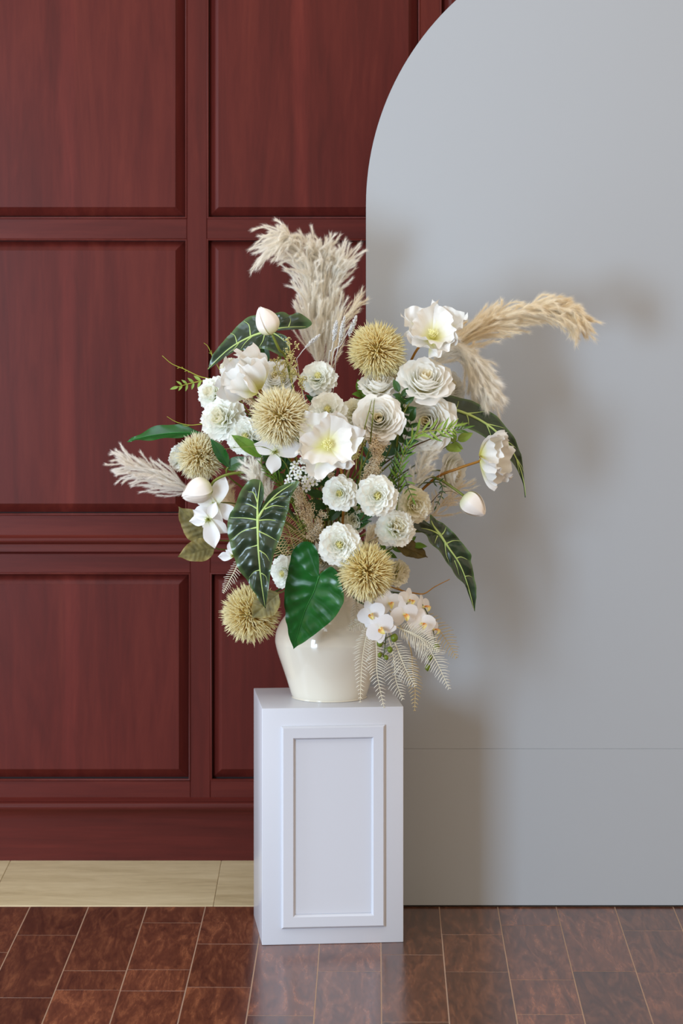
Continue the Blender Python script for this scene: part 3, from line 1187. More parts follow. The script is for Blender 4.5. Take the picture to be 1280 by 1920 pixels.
# ---- fern frond (bleached)
def fern(label, pts, wpx, n, mat, seed=0, back=0.3, via=None, name='fern_frond', group='bleached fern fronds in the vase', wrad=0.00068, side_n=(0, -1, 0), lean=0.9):
    P = catmull([at(x, y, Y) for x, y, Y in pts], 40)
    root_p = V(MOUTH.x, MOUTH.y, MOUTH.z - 0.12)
    root = thing(name, label, 'fern', root_p, group)
    loc = Matrix.Translation(root_p)
    v_, f_ = tube_geo(rel(P, root_p), np.linspace(0.0014, 0.0005, 40), 5)
    obj('rachis', mesh('rachis', v_, f_, mat, pt=[0.2] * len(v_)), root, loc)
    r = np.random.default_rng(seed)
    T_ = np.gradient(P, axis=0)
    T_ /= np.linalg.norm(T_, axis=1)[:, None]
    W = 1.2 * wpx / sc(pts[0][2])
    Vv, T, pt = [], [], []
    nrm = np.array(side_n, dtype=float)
    n = int(n * 0.8)
    for k in range(n):
        s = (k + 0.6) / n
        i = s * 39
        i0 = min(int(i), 38)
        p = P[i0] + (P[i0 + 1] - P[i0]) * (i - i0)
        t = T_[i0]
        sd = np.cross(t, nrm)
        sd /= np.linalg.norm(sd)
        w = W * (0.35 + 0.65 * math.sin(PI * min(1, s * 1.25 + 0.12)) if s < 0.5 else W / W * (1.0 - ((s - 0.5) / 0.5) ** 1.6 * 0.86)) if False else W * (min(1, 0.45 + 1.6 * s) * (1 - 0.88 * max(0, (s - 0.35) / 0.65) ** 1.7))
        for side in (1, -1):
            L = w * r.uniform(0.82, 1.08)
            d = sd * side * lean + t * (0.18 + 0.4 * s) + nrm * r.uniform(-.12, .28)
            d /= np.linalg.norm(d)
            q = [p, p + d * L * 0.5 + r.normal(0, L * 0.02, 3), p + d * L + t * L * 0.12 * r.uniform(-.5, 1.5) + np.array([0, 0, -0.06 * L])]
            vs, fs = tube_geo(np.array(q) - np.array(root_p), [wrad, wrad * 1.25, wrad * 0.55], 4)
            o = len(Vv)
            Vv.extend(vs)
            for w_ in fs:
                T.append((w_[0] + o, w_[1] + o, w_[2] + o))
                T.append((w_[0] + o, w_[2] + o, w_[3] + o))
            pt.extend([0.2] * 4 + [0.6] * 4 + [1.0] * 4)
    obj('pinnae', tri_mesh('pinnae', Vv, T, mat, pt, smooth=True), root, loc, kind='stuff')
    head = at(*pts[0][:2], pts[0][2])
    t0 = Vector(T_[0])
    stem_to_vase(root, head, t0, 0.0013, mat if mat is not M_FERN else M_FERN, via, name='stalk')
    return root


# ---- leafy sprig: stem and separate leaflets
def lancelet(mat, outline=LANCE, width=1.0, bend=0.5, fold=0.25, seed=0):
    lf = Leaf([(x, y * width) for x, y in outline], bend, fold, 0.0, 4, 0.015, seed, n=10)
    return lf.blade(mat, 3)


LMESH = {}


def sprig(name, label, pts, leaf_px, n, mat, stem_mat, outline=LANCE, width=1.0, ang=0.9, group=None, seed=0, start=0.1, end_leaf=True, pairs=True, cat='foliage', nrm=(0, -1, 0.25), taper=0.45, srad=0.0013, via=None, part='leaflet', jitter=0.2, stem=True):
    key = (mat.name, id(outline), width)
    if key not in LMESH:
        LMESH[key] = [lancelet(mat, outline, width, 0.5 + 0.3 * k, 0.25, k) for k in range(2)]
    P = catmull([at(x, y, Y) for x, y, Y in pts], 24)
    root_p = V(MOUTH.x, MOUTH.y, MOUTH.z - 0.12)
    root = thing(name, label, cat, root_p, group)
    v_, f_ = tube_geo(rel(P, root_p), np.linspace(srad * 1.2, srad * 0.5, 24), 5)
    st = obj('stem', mesh('stem', v_, f_, stem_mat), root, Matrix.Translation(root_p))
    r = random.Random(seed)
    T_ = np.gradient(P, axis=0)
    L0 = leaf_px / sc(pts[0][2])
    for k in range(n):
        s = start + (1 - start) * (k + 0.3) / n
        i0 = min(int(s * 23), 22)
        p = Vector(P[i0] + (P[i0 + 1] - P[i0]) * (s * 23 - i0))
        t = Vector(T_[i0]).normalized()
        N_ = (Vector(nrm) + V(r.uniform(-.3, .3), r.uniform(-.3, .3), r.uniform(-.3, .3))).normalized()
        sd = t.cross(N_).normalized()
        for side in ((1, -1) if pairs else (1 if k % 2 else -1,)):
            a = ang * r.uniform(1 - jitter, 1 + jitter)
            d = sd * side * math.sin(a) + t * math.cos(a) + N_ * r.uniform(-.1, .25)
            L = L0 * (1 - taper * s) * r.uniform(.85, 1.1)
            obj(part, r.choice(LMESH[key]), root, chord_frame(p, p + d.normalized() * L, N_))
    if end_leaf:
        t = Vector(T_[-1]).normalized()
        p = Vector(P[-1])
        obj(part, LMESH[key][0], root, chord_frame(p, p + t * L0 * 0.8, nrm))
    if stem:
        stem_to_vase(root, at(*pts[0]), Vector(T_[0]), srad * 1.3, stem_mat, via, name='stalk')
    return root


def single_leaf(name, label, outline, a, t, Ya, Yt, nh, mat, rib=None, bend=0.5, fold=0.2, width=1.0, wave=0.01, quilt=0.0, group=None, cat='leaf', seed=0, via=None, nv=5):
    vs = [([(0.0, 0), (0.35, 0), (0.7, 0), (0.97, 0)], 0.008)]
    for k in range(nv):
        x = 0.10 + 0.62 * k / nv
        wv = max(y for xx, y in outline) * 0.9 * math.sin(PI * (0.25 + 0.55 * k / nv))
        vs += [([(x, 0), (x + 0.06, wv * 0.5), (x + 0.15, wv)], 0.004), ([(x, 0), (x + 0.06, -wv * 0.5), (x + 0.15, -wv)], 0.004)]
    return big_leaf(name, label, cat, outline, a, t, Ya, Yt, nh, bend, fold, mat, rib or mat, group, quilt, wave, vs, width, seed, via, 0.0017, show=False)


# ---- pampas
def pampas(label, pts, wpx, nb, hairs, mat, seed, droop=0.0, blen=0.35, hair=0.011, tipw=1.0, group='pampas grass plumes in the vase', via=None, stalk=True, s_lo=0.02):
    P = catmull([at(x, y, Y) for x, y, Y in pts], 60)
    root_p = V(MOUTH.x, MOUTH.y, MOUTH.z - 0.12)
    root = thing('pampas_plume', label, 'pampas grass', root_p, group)
    loc = Matrix.Translation(root_p)
    r = np.random.default_rng(seed)
    seglen = np.linalg.norm(np.diff(P, axis=0), axis=1)
    tot = seglen.sum()
    W = wpx / sc(pts[0][2])
    def ev(s):
        s = np.asarray(s)
        i = np.clip(s, 0, 1) * 59
        i0 = np.minimum(i.astype(int), 58)
        fr = (i - i0)[:, None]
        p = P[i0] * (1 - fr) + P[i0 + 1] * fr
        over = np.maximum(0, s - 1)[:, None]
        tend = (P[-1] - P[-4]) / np.linalg.norm(P[-1] - P[-4])
        return p + over * tot * tend
    K = 9
    Vv, T, pt = [], [], []
    nvert = 0
    for b in range(nb):
        s0 = s_lo + (0.9 - s_lo) * r.random() ** 0.85
        bl = blen * r.uniform(0.55, 1.1) * (1 - 0.45 * s0)
        ks = np.linspace(0, 1, K)
        c = ev(s0 + ks * bl)
        t0 = ev(np.array([s0 + 0.02]))[0] - ev(np.array([s0]))[0]
        t0 /= np.linalg.norm(t0) + 1e-9
        rd = r.normal(0, 1, 3)
        rd -= t0 * rd.dot(t0)
        rd /= np.linalg.norm(rd)
        off = W * (0.35 + 0.65 * r.random()) * (1 - (1 - tipw) * s0)
        wob = r.normal(0, 1, 3) * 0.10 * W
        path = c + rd[None, :] * (off * ks ** 0.85)[:, None] + wob[None, :] * (np.sin(ks * 5 + r.uniform(0, 6)) * ks)[:, None]
        path[:, 2] -= droop * (0.35 + s0) * bl * tot * ks ** 2 * r.uniform(0.2, 1.5)
        vs, fs = tube_geo(path - np.array(root_p), np.linspace(0.00045, 0.0002, K), 3, cap=False)
        Vv.append(np.array(vs))
        q4 = np.array(fs) + nvert
        T.append(q4[:, [0, 1, 2]])
        T.append(q4[:, [0, 2, 3]])
        tone = r.uniform(0, 0.5)
        pt.append(np.full(len(vs), tone))
        nvert += len(vs)
        # fine hairs
        tt = r.random(hairs) ** 0.8 * (K - 1.001)
        i0 = tt.astype(int)
        fr = (tt - i0)[:, None]
        base = path[i0] * (1 - fr) + path[i0 + 1] * fr
        tg = path[i0 + 1] - path[i0]
        tg /= np.linalg.norm(tg, axis=1)[:, None] + 1e-9
        rp = r.normal(0, 1, (hairs, 3))
        rp -= tg * (rp * tg).sum(1)[:, None]
        rp /= np.linalg.norm(rp, axis=1)[:, None]
        dr = tg + rp * r.uniform(0.15, 0.62, hairs)[:, None]
        dr /= np.linalg.norm(dr, axis=1)[:, None]
        hl = hair * r.uniform(0.6, 1.5, hairs)[:, None]
        side = np.cross(dr, r.normal(0, 1, (hairs, 3)))
        side /= np.linalg.norm(side, axis=1)[:, None]
        hw = 0.00021
        A = base - side * hw
        B = base + side * hw
        C = base + dr * hl
        tri = np.stack([A, B, C], axis=1).reshape(-1, 3) - np.array(root_p)
        Vv.append(tri)
        T.append(np.arange(hairs * 3).reshape(-1, 3) + nvert)
        pt.append(np.repeat(np.clip(tone + r.uniform(0.0, 0.5, hairs), 0, 1), 3))
        nvert += hairs * 3
    obj('plume', tri_mesh('plume', np.concatenate(Vv), np.concatenate(T), mat, np.concatenate(pt)), root, loc, kind='stuff')
    v_, f_ = tube_geo(rel(P[:45], root_p), np.linspace(0.0016, 0.0006, 45), 5)
    rc = obj('rachis', mesh('rachis', v_, f_, mat, pt=[0.1] * len(v_)), root, loc)
    if stalk:
        stem_to_vase(root, at(*pts[0]), Vector(P[3] - P[0]), 0.0019, M_PAMPT if mat is not M_PAMPT else mat, via, name='stalk')
    return root


# ---- fluffy beige filler
def fluff(label, pts, wpx, n, seed, mat=None, group='beige fluffy filler sprays', size=0.0027, via=None):
    mat = mat or M_BEIGE
    P = catmull([at(x, y, Y) for x, y, Y in pts], 30)
    root_p = V(MOUTH.x, MOUTH.y, MOUTH.z - 0.12)
    root = thing('fluffy_filler_spray', label, 'filler flower', root_p, group)
    loc = Matrix.Translation(root_p)
    r = np.random.default_rng(seed)
    W = wpx / sc(pts[0][2])
    Vv, T, pt, geos = [], [], [], []
    nbr = max(10, n // 90)
    nv_ = 0
    for b in range(nbr):
        s = r.uniform(0.05, 1.0)
        i0 = min(int(s * 29), 28)
        p = P[i0]
        t = P[i0 + 1] - P[i0]
        t /= np.linalg.norm(t)
        d = r.normal(0, 1, 3)
        d /= np.linalg.norm(d)
        e = p + (d * 0.8 + t * 0.5) * W * r.uniform(0.4, 1.0) * (1 - 0.45 * s)
        geos.append(tube_geo(np.array([p, (p + e) / 2 + r.normal(0, .002, 3), e]) - np.array(root_p), [0.0006, 0.0005, 0.0004], 4))
        m = n // nbr
        k = r.uniform(0.25, 1.0, m)[:, None]
        c = p * (1 - k) + e * k + r.normal(0, W * 0.16, (m, 3))
        for cc in c:
            sz = size * r.uniform(0.45, 1.0)
            tone = r.random() ** 1.3
            q_, _ = np.linalg.qr(r.normal(0, 1, (3, 3)))
            o8 = np.array([(1, 0, 0), (-1, 0, 0), (0, 1, 0), (0, -1, 0), (0, 0, 1), (0, 0, -1)], dtype=float) * r.uniform(0.6, 1.2, (6, 1))
            Vv.extend((o8 @ q_) * sz * 0.72 + cc - np.array(root_p))
            T.extend([(nv_ + a_, nv_ + b_, nv_ + c_) for a_, b_, c_ in ((0, 2, 4), (2, 1, 4), (1, 3, 4), (3, 0, 4), (2, 0, 5), (1, 2, 5), (3, 1, 5), (0, 3, 5))])
            pt.extend([tone] * 6)
            nv_ += 6
    obj('florets', tri_mesh('florets', Vv, T, mat, pt), root, loc, kind='stuff')
    geos.append(tube_geo(rel(P, root_p), 0.001, 5))
    v_, f_ = join_geo(geos)
    obj('branches', mesh('branches', v_, f_, M_TWIG), root, loc)
    stem_to_vase(root, at(*pts[0]), Vector(P[3] - P[0]), 0.0014, M_TWIG, via, name='stalk')
    return root


# ---- seed sprays: forked twig with tiny seeds
def seed_spray(label, pts, wpx, n, seed, mat=None, twig=None, via=None, rad=0.0017):
    P = catmull([at(x, y, Y) for x, y, Y in pts], 20)
    root_p = V(MOUTH.x, MOUTH.y, MOUTH.z - 0.12)
    root = thing('seed_spray', label, 'filler flower', root_p, 'olive seed sprays in the vase')
    loc = Matrix.Translation(root_p)
    r = np.random.default_rng(seed)
    W = wpx / sc(pts[0][2])
    geos = [tube_geo(rel(P, root_p), np.linspace(0.0012, 0.0006, 20), 5)]
    sv, sf, pt = [], [], []
    oct_v = np.array([(1, 0, 0), (-1, 0, 0), (0, 1, 0), (0, -1, 0), (0, 0, 1), (0, 0, -1)], dtype=float)
    oct_f = [(0, 2, 4), (2, 1, 4), (1, 3, 4), (3, 0, 4), (2, 0, 5), (1, 2, 5), (3, 1, 5), (0, 3, 5)]
    for b in range(n):
        s = 0.25 + 0.75 * (b + 0.5) / n
        i0 = min(int(s * 19), 18)
        p = P[i0]
        t = P[i0 + 1] - P[i0]
        t /= np.linalg.norm(t)
        d = r.normal(0, 1, 3)
        d -= t * d.dot(t)
        d /= np.linalg.norm(d)
        e = p + (d * 0.75 + t * 0.6) * W * r.uniform(0.5, 1.0)
        geos.append(tube_geo(np.array([p, (p + e) / 2 + t * 0.002, e]) - np.array(root_p), [0.0006, 0.0005, 0.0004], 4))
        for q in range(16):
            c = e + r.normal(0, W * 0.17, 3) + t * W * 0.1
            geos.append(tube_geo(np.array([e, c]) - np.array(root_p), [0.00035, 0.0003], 3)) if q < 6 else None
            o = len(sv)
            sv.extend(oct_v * rad * r.uniform(0.7, 1.2) + c - np.array(root_p))
            sf.extend([(i + o, j + o, k + o) for i, j, k in oct_f])
            pt.extend([r.random()] * 6)
    v_, f_ = join_geo([g for g in geos if g])
    obj('twigs', mesh('twigs', v_, f_, twig or M_SEED, pt=[0.1] * len(v_)), root, loc)
    obj('seeds', tri_mesh('seeds', sv, sf, mat or M_SEED, pt, smooth=True), root, loc, kind='stuff')
    stem_to_vase(root, at(*pts[0]), Vector(P[3] - P[0]), 0.0013, M_TWIG, via, name='stalk')
    return root


# ---- simple lanceolate petal (clematis)
def clem_petal(W, curl, seed, notch=0.0):
    r = random.Random(seed)
    p1 = r.uniform(0, 6)
    def fn(u, v):
        w = W * (0.16 + 0.84 * math.sin(PI * min(1, 0.05 + v * 0.74)) ** 1.0) * (1.0 if v < 0.6 else max(0.03, 1 - ((v - 0.6) / 0.4) ** 1.7))
        x = v
        return (x, w * u, curl * v * v + 0.10 * u * u * (1 - v) + 0.06 * math.sin(2.5 * u + p1) * v - 0.04 * (1 - abs(u)) * v)
    return grid_mesh('petal', fn, 8, 10, M_CLEM)


def clematis(label, px, py, Y, facing, rpx, angles, lens, seed, W=0.24, alpha=80, curl=-0.15, via=None):
    root = thing('clematis_flower', label, 'flower', V(MOUTH.x, MOUTH.y, MOUTH.z - 0.12), 'white clematis in the vase')
    head = at(px, py, Y)
    Mh = frame(head, facing, rpx / sc(Y), 0)
    r = random.Random(seed)
    for i, (an, ln) in enumerate(zip(angles, lens)):
        ph = math.radians(an)
        a = math.radians(alpha + r.uniform(-8, 8))
        d = V(math.sin(a) * math.cos(ph), math.sin(a) * math.sin(ph), math.cos(a))
        nn = V(-math.cos(a) * math.cos(ph), -math.cos(a) * math.sin(ph), math.sin(a))
        rot = Matrix((d, nn.cross(d), nn)).transposed().to_4x4()
        obj('petal', clem_petal(W, curl * r.uniform(.5, 1.4), seed * 7 + i), root, Mh @ rot @ Matrix.Scale(ln, 4))
    Vv, T, pt = stamens(26, seed, 0.7, 0.30)
    obj('stamens', tri_mesh('stamens', Vv, T, M_LIME), root, Mh, kind='stuff')
    stem_to_vase(root, Mh @ V(0, 0, -0.03), facing, 0.0015, M_STEM, via)
    return root


# ---- orchid spray
def round_petal(W, mat, cup=0.12, L=1.0):
    def fn(u, v):
        w = W * math.sin(PI * (0.06 + 0.90 * v ** 0.85)) ** 0.62
        return (v * L, w * u, cup * v * v * L + cup * 0.6 * u * u * w)
    return grid_mesh('petal', fn, 8, 8, mat)


OP = {}


def orchid_mesh():
    OP['petal'] = round_petal(0.54, M_ORCH, -0.08)
    OP['sepal'] = round_petal(0.33, M_ORCH, -0.10)
    def lipf(u, v):
        w = 0.20 * math.sin(PI * (0.12 + 0.80 * v)) ** 0.7
        return (v * 0.52, w * u, 0.30 * math.sin(PI * v * 0.9) + 0.22 * u * u)
    OP['lip'] = grid_mesh('lip', lipf, 6, 6, M_LIP)
    vv, ff = lathe_geo([(0.001, -0.12), (0.07, -0.06), (0.10, 0.05), (0.11, 0.15), (0.07, 0.22), (0.001, 0.24)], 10)
    OP['blossom'] = mesh('blossom', vv, ff, M_LIP, pt=[0.85] * len(vv))


orchid_mesh()


def orchid_spray(label, stem_pts, blossoms, buds, via=None):
    root_p = V(MOUTH.x, MOUTH.y, MOUTH.z - 0.12)
    root = thing('orchid_spray', label, 'orchid', root_p, 'orchid sprays in the vase')
    P = catmull([at(*p) for p in stem_pts], 24)
    v_, f_ = tube_geo(rel(P, root_p), np.linspace(0.0017, 0.001, 24), 6)
    obj('stem', mesh('stem', v_, f_, M_STEMD), root, Matrix.Translation(root_p))
    for (px, py, Y, rpx, fc, roll) in blossoms:
        Mh = frame(at(px, py, Y), fc, 1.12 * rpx / sc(Y), roll)
        b = obj('blossom', OP['blossom'], root, Mh)
        def put(nm, ph, al, s, z=0.0):
            a, p = math.radians(al), math.radians(ph)
            d = V(math.sin(a) * math.cos(p), math.sin(a) * math.sin(p), math.cos(a))
            nn = V(-math.cos(a) * math.cos(p), -math.cos(a) * math.sin(p), math.sin(a))
            rot = Matrix((d, nn.cross(d), nn)).transposed().to_4x4()
            obj(nm, OP[nm], b, Mh @ Matrix.Translation((0, 0, z)) @ rot @ Matrix.Scale(s, 4))
        put('petal', 12, 82, 1.0, 0.02)
        put('petal', 168, 82, 1.0, 0.02)
        put('sepal', 90, 86, 0.98, -0.03)
        put('sepal', 222, 88, 0.95, -0.03)
        put('sepal', 318, 88, 0.95, -0.03)
        put('lip', 270, 62, 0.95, 0.05)
        # pedicel back to the stem
        q = np.array(Mh @ V(0, 0, -0.1))
        j = int(np.argmin(np.linalg.norm(P - q, axis=1)))
        v_, f_ = tube_geo(np.array([q, (q + P[j]) / 2 + np.array([0, 0, 0.004]), P[j]]) - np.array(root_p), 0.0009, 5)
        obj('pedicel', mesh('pedicel', v_, f_, M_STEMD), root, Matrix.Translation(root_p))
    for (px, py, Y, rpx) in buds:
        c = at(px, py, Y)
        rb = rpx / sc(Y)
        if 'bud' not in OP:
            vv, ff = lathe_geo([(0.001, -1.15), (0.5, -0.95), (0.88, -0.45), (0.98, 0.05), (0.8, 0.6), (0.4, 0.95), (0.001, 1.15)], 12)
            OP['bud'] = mesh('bud', vv, ff, M_BUD)
        bud = obj('bud', OP['bud'], root, Matrix.Translation(c) @ Matrix.Rotation(R.uniform(-.4, .4), 4, 'Y') @ Matrix.Scale(rb, 4))
        j = int(np.argmin(np.linalg.norm(P - np.array(c), axis=1)))
        v_, f_ = tube_geo(np.array([np.array(c) + np.array([0, 0, rb]), (np.array(c) + P[j]) / 2 + np.array([0, 0, .004]), P[j]]) - np.array(root_p), 0.0010, 5)
        obj('pedicel', mesh('pedicel', v_, f_, M_BUD), root, Matrix.Translation(root_p))
    stem_to_vase(root, at(*stem_pts[0]), Vector(P[0] - P[3]) * -1, 0.0018, M_STEMD, via, name='stalk')
    return root

# ------------------------------------------------------------------ the arrangement
def dome(px, py, off=0.0):
    d = math.hypot((px - 620) / 330, (py - 880) / 330)
    return 0.20 - 0.33 * math.sqrt(max(0.0, 1 - d * d)) + off


def fc(px, py, k=0.7, up=0.15):
    return V((px - 617) / 300 * k, -1.0, (880 - py) / 300 * k * 0.8 + up)


# --- spiky globes
bristle_ball('pale yellow spiky globe flower at upper right, below the upturned white poppy', 706, 657, 56, 0.02, (0.15, -0.8, 0.6), 1, M_BRISTLEY, flat=0.9)
bristle_ball('cream spiky globe flower at the heart of the bouquet, left of the open poppy', 526, 781, 58, -0.16, (-0.15, -1, 0.25), 2, M_BRISTLE, n=1700)
bristle_ball('cream spiky globe flower turned leftwards beside the white plume at far left', 376, 856, 47, 0.02, (-0.85, -0.55, 0.25), 3, M_BRISTLE)
bristle_ball('pale yellow spiky globe flower hanging over the front of the vase rim', 686, 1072, 56, -0.14, (0.2, -1, -0.1), 4, M_BRISTLEY, n=1700)
bristle_ball('yellow spiky globe flower hanging lowest at left with a dried leaf on it', 470, 1150, 56, 0.0, (-0.35, -0.85, -0.3), 5, M_BRISTLEY, n=1700)

# --- ranunculus and carnations
GR = 'white ranunculus flowers in the vase'
GC = 'white carnations in the vase'
D = lambda label, px, py, r, Y=None, f=None, seed=None, roll=0.0, **k: carnation('dahlia', label, px, py, r, dome(px, py) if Y is None else Y, f or fc(px, py), roll, seed, GR, **k)
Cn = lambda label, px, py, r, Y=None, f=None, seed=None, roll=0.0, **k: carnation('carnation', label, px, py, r, dome(px, py) if Y is None else Y, f or fc(px, py), roll, seed, GC, **k)
Cr = lambda label, px, py, r, Y=None, f=None, seed=None, roll=0.0, **k: carnation('cream', label, px, py, r, dome(px, py) if Y is None else Y, f or fc(px, py), roll, seed, GC, **k)
D('white ranunculus in front of the base of the tall pampas plume', 596, 705, 36, 0.03, (-0.1, -0.8, 0.5))
Cn('ruffled white carnation at upper left behind the cupped poppy', 397, 737, 34, 0.03, (-0.6, -0.7, 0.3))
Cn('large ruffled white carnation at left between the poppy and the spiky globes', 414, 783, 44, -0.02, (-0.45, -0.8, 0.35), seed=1)
D('white ranunculus half hidden behind the cream globe at centre left', 460, 818, 37, -0.05, (-0.1, -1, 0.1))
D('white ranunculus peeping over the top of the open front poppy', 614, 768, 37, -0.06, (-0.05, -1, 0.4))
Cr('small pale green white carnation between the open poppy and a full rose', 665, 772, 28, -0.01, (0, -1, 0.3))
D('white ranunculus under the open poppy, left of a matching pair', 636, 925, 35, -0.14, (-0.15, -1, 0.1), seed=1)
D('white ranunculus under the open poppy, right of a matching pair', 708, 930, 40, -0.15, (0.1, -1, 0.15), seed=2)
Cr('cream shaded carnation right of the paired ranunculus', 780, 948, 36, -0.02, (0.35, -0.9, 0.0))
Cn('ruffled white carnation facing down right above the right dark veined leaf', 744, 988, 38, -0.07, (0.25, -0.75, 0.45))
D('white ranunculus with yellow eye directly above the glossy heart leaf', 636, 1022, 41, -0.16, (-0.02, -1, 0.1), seed=0)
D('white ranunculus low at left between the veined leaf and heart leaf', 530, 1076, 33, -0.06, (-0.55, -0.85, -0.1), seed=2)
Cr('pale greenish carnation bud behind the lower spiky globe', 752, 1078, 27, 0.03, (0.7, -0.6, -0.25))
Cn('pale carnation squeezed behind the leftmost spiky globe', 332, 856, 27, 0.08, (-0.9, -0.4, 0.2), seed=2)
Cr('small cream carnation behind the top of the cupped left poppy', 432, 690, 25, 0.12, (-0.3, -0.8, 0.5))
Cr('dim carnation deep inside below the paired ranunculus', 664, 975, 26, 0.03, (0.1, -1, 0.1))
Cr('small pale bloom tucked behind the upper right spiky globe', 748, 690, 26, 0.10, (0.4, -0.9, 0.3))

# --- roses
rose('small white rose seen from the side under the upper right globe', 708, 716, 31, 0.0, (0.05, -0.45, 0.9), seed=0)
rose('large full white rose beneath the upturned poppy at upper right', 798, 706, 44, -0.02, (0.12, -0.72, 0.68), seed=1)
rose('white rose partly hidden behind the large full rose', 846, 722, 32, 0.12, (0.6, -0.6, 0.5), seed=2)
rose('full white rose right of the open poppy with two green stems before it', 709, 783, 40, -0.09, (-0.1, -0.95, 0.3), seed=2)
rose('creamy white rose with yellow heart under the large full rose', 798, 790, 44, -0.01, (-0.25, -0.9, 0.2), seed=0, openness=1.2)
rose('white rose at right facing away behind the amber poppy stem', 854, 886, 34, 0.08, (0.85, -0.45, -0.1), seed=1)
rose('white rose at upper left behind the olive seed sprays', 516, 706, 32, 0.04, (-0.2, -0.8, 0.5), seed=0)
rose('white rose glimpsed behind the ranunculus above the heart leaf', 602, 1052, 26, -0.02, (-0.3, -0.9, -0.2), seed=2)

# --- poppies
poppy('white poppy turned up at top right against the white board', 812, 622, 50, 0.02, (0.02, -0.72, 0.62), (50, 60), 3, roll=0.5, via=[at(782, 655, 0.05), at(755, 720, 0.08), at(700, 900, 0.12)], lens=(1.15, 1.2), crinkle=0.05, W=0.98)
poppy('wide open white poppy at the very centre of the bouquet', 614, 832, 54, -0.19, (0.06, -0.95, 0.22), (56, 67), 8, roll=0.2, via=[at(640, 885, -0.12), at(640, 1000, 0.05)], lens=(1.08, 1.16), crinkle=0.045, W=1.0, cups=(0.35, 0.32))
poppy('cupped white poppy seen from the side at upper left', 470, 718, 50, -0.06, (-0.60, -0.46, 0.62), (24, 36), 21, roll=0.9, via=[at(490, 735, -0.01), at(560, 900, 0.1)], lens=(1.45, 1.42), crinkle=0.028, W=0.85)
poppy('white poppy seen from the side at far right on an amber stem', 920, 858, 49, 0.03, (0.88, -0.40, -0.05), (42, 52), 30, roll=0.2, via=[at(900, 864, 0.03), at(860, 878, 0.03), at(805, 905, 0.06), at(720, 1000, 0.11)], lens=(1.16, 1.12), crinkle=0.04, W=0.95)

# --- tulips
tulip('closed white tulip standing upright before the upper left veined leaf', (510, 627), (487, 575), -0.02, -0.03, 42, [at(523, 655, -0.01), at(541, 690, 0.02), at(580, 900, 0.1)])
tulip('closed white tulip lying to the left on an arching green stem', (396, 912), (341, 932), -0.06, -0.09, 45, [at(404, 900, -0.06), at(430, 889, -0.06), at(470, 886, -0.04), at(520, 893, 0.0), at(580, 1000, 0.1)])
tulip('closed white tulip drooping at far right below the side poppy', (869, 929), (908, 966), 0.02, 0.0, 43, [at(845, 912, 0.03), at(820, 898, 0.04), at(790, 905, 0.06), at(700, 1020, 0.12)])

# --- veined alocasia leaves (outlines and veins measured on the leaves that hang face-on)
AG = 'dark veined alocasia leaves'


def traced(a, t, plus, minus, veins):
    return px_local(a, t, plus), px_local(a, t, minus), [(px_local(a, t, pl), w) for pl, w in veins]


a, t = (483, 973), (498, 1140)
ol1, ol2, vn = traced(a, t,
    [(491, 950), (503, 928), (520, 913), (540, 904), (557, 903), (552, 915), (542, 932), (539, 952), (534, 974), (528, 998), (518, 1024), (510, 1055), (505, 1096), (501, 1120), (498, 1140)],
    [(491, 950), (494, 930), (491, 912), (482, 901), (464, 905), (450, 925), (440, 953), (429, 970), (428, 1000), (437, 1031), (448, 1061), (462, 1083), (480, 1112), (490, 1128), (498, 1140)],
    [([(483, 968), (485, 1020), (490, 1080), (497, 1137)], 0.022), ([(483, 973), (482, 945), (485, 904)], 0.020), ([(483, 973), (496, 950), (517, 926), (544, 906)], 0.022), ([(482, 945), (474, 926), (463, 924)], 0.011), ([(482, 955), (468, 948), (450, 945)], 0.010), ([(503, 942), (518, 932), (536, 929)], 0.010), ([(495, 955), (512, 948), (532, 950)], 0.012), ([(483, 975), (460, 972), (432, 972)], 0.012), ([(483, 976), (505, 974), (531, 978)], 0.012),
     ([(484, 988), (458, 995), (434, 1013)], 0.013), ([(485, 995), (503, 1003), (519, 1012)], 0.012), ([(486, 1020), (463, 1028), (446, 1045)], 0.010), ([(487, 1030), (499, 1038), (506, 1050)], 0.010), ([(490, 1066), (478, 1070), (468, 1082)], 0.008), ([(491, 1072), (499, 1078), (502, 1090)], 0.008)])
big_leaf('alocasia_leaf', 'large dark alocasia leaf with pale veins hanging at front left', 'leaf', ol1, a, t, -0.19, -0.17, (-0.12, -1.0, 0.22), 0.45, -0.10, M_ALOC, M_VEIN, AG, quilt=0.045, wave=0.02, veins=vn, outline2=ol2, seed=2, d0=0.045, via=[at(500, 965, -0.15), at(560, 1000, 0.0)])
a, t = (500, 621), (388, 695)
ol1, ol2, vn = traced(a, t,
    [(511, 621), (522, 623), (536, 630), (544, 642), (542, 660), (533, 668), (520, 664), (504, 657), (486, 654), (460, 658), (446, 659), (427, 669), (404, 679), (388, 695)],
    [(511, 621), (522, 619), (541, 616), (568, 612), (583, 603), (570, 591), (555, 584), (541, 588), (530, 583), (516, 586), (498, 590), (475, 591), (457, 598), (432, 626), (413, 650), (399, 668), (388, 695)],
    [([(505, 620), (470, 632), (430, 655), (390, 692)], 0.026), ([(500, 621), (530, 613), (572, 608)], 0.018), ([(500, 621), (520, 628), (540, 645)], 0.018), ([(540, 611), (543, 600), (542, 594)], 0.012), ([(497, 622), (494, 638), (488, 650)], 0.014), ([(475, 630), (462, 642), (453, 655)], 0.012), ([(470, 630), (466, 610), (456, 602)], 0.014), ([(445, 644), (440, 630), (431, 625)], 0.011), ([(452, 640), (440, 655), (428, 664)], 0.009), ([(515, 614), (518, 600), (516, 592)], 0.012)])
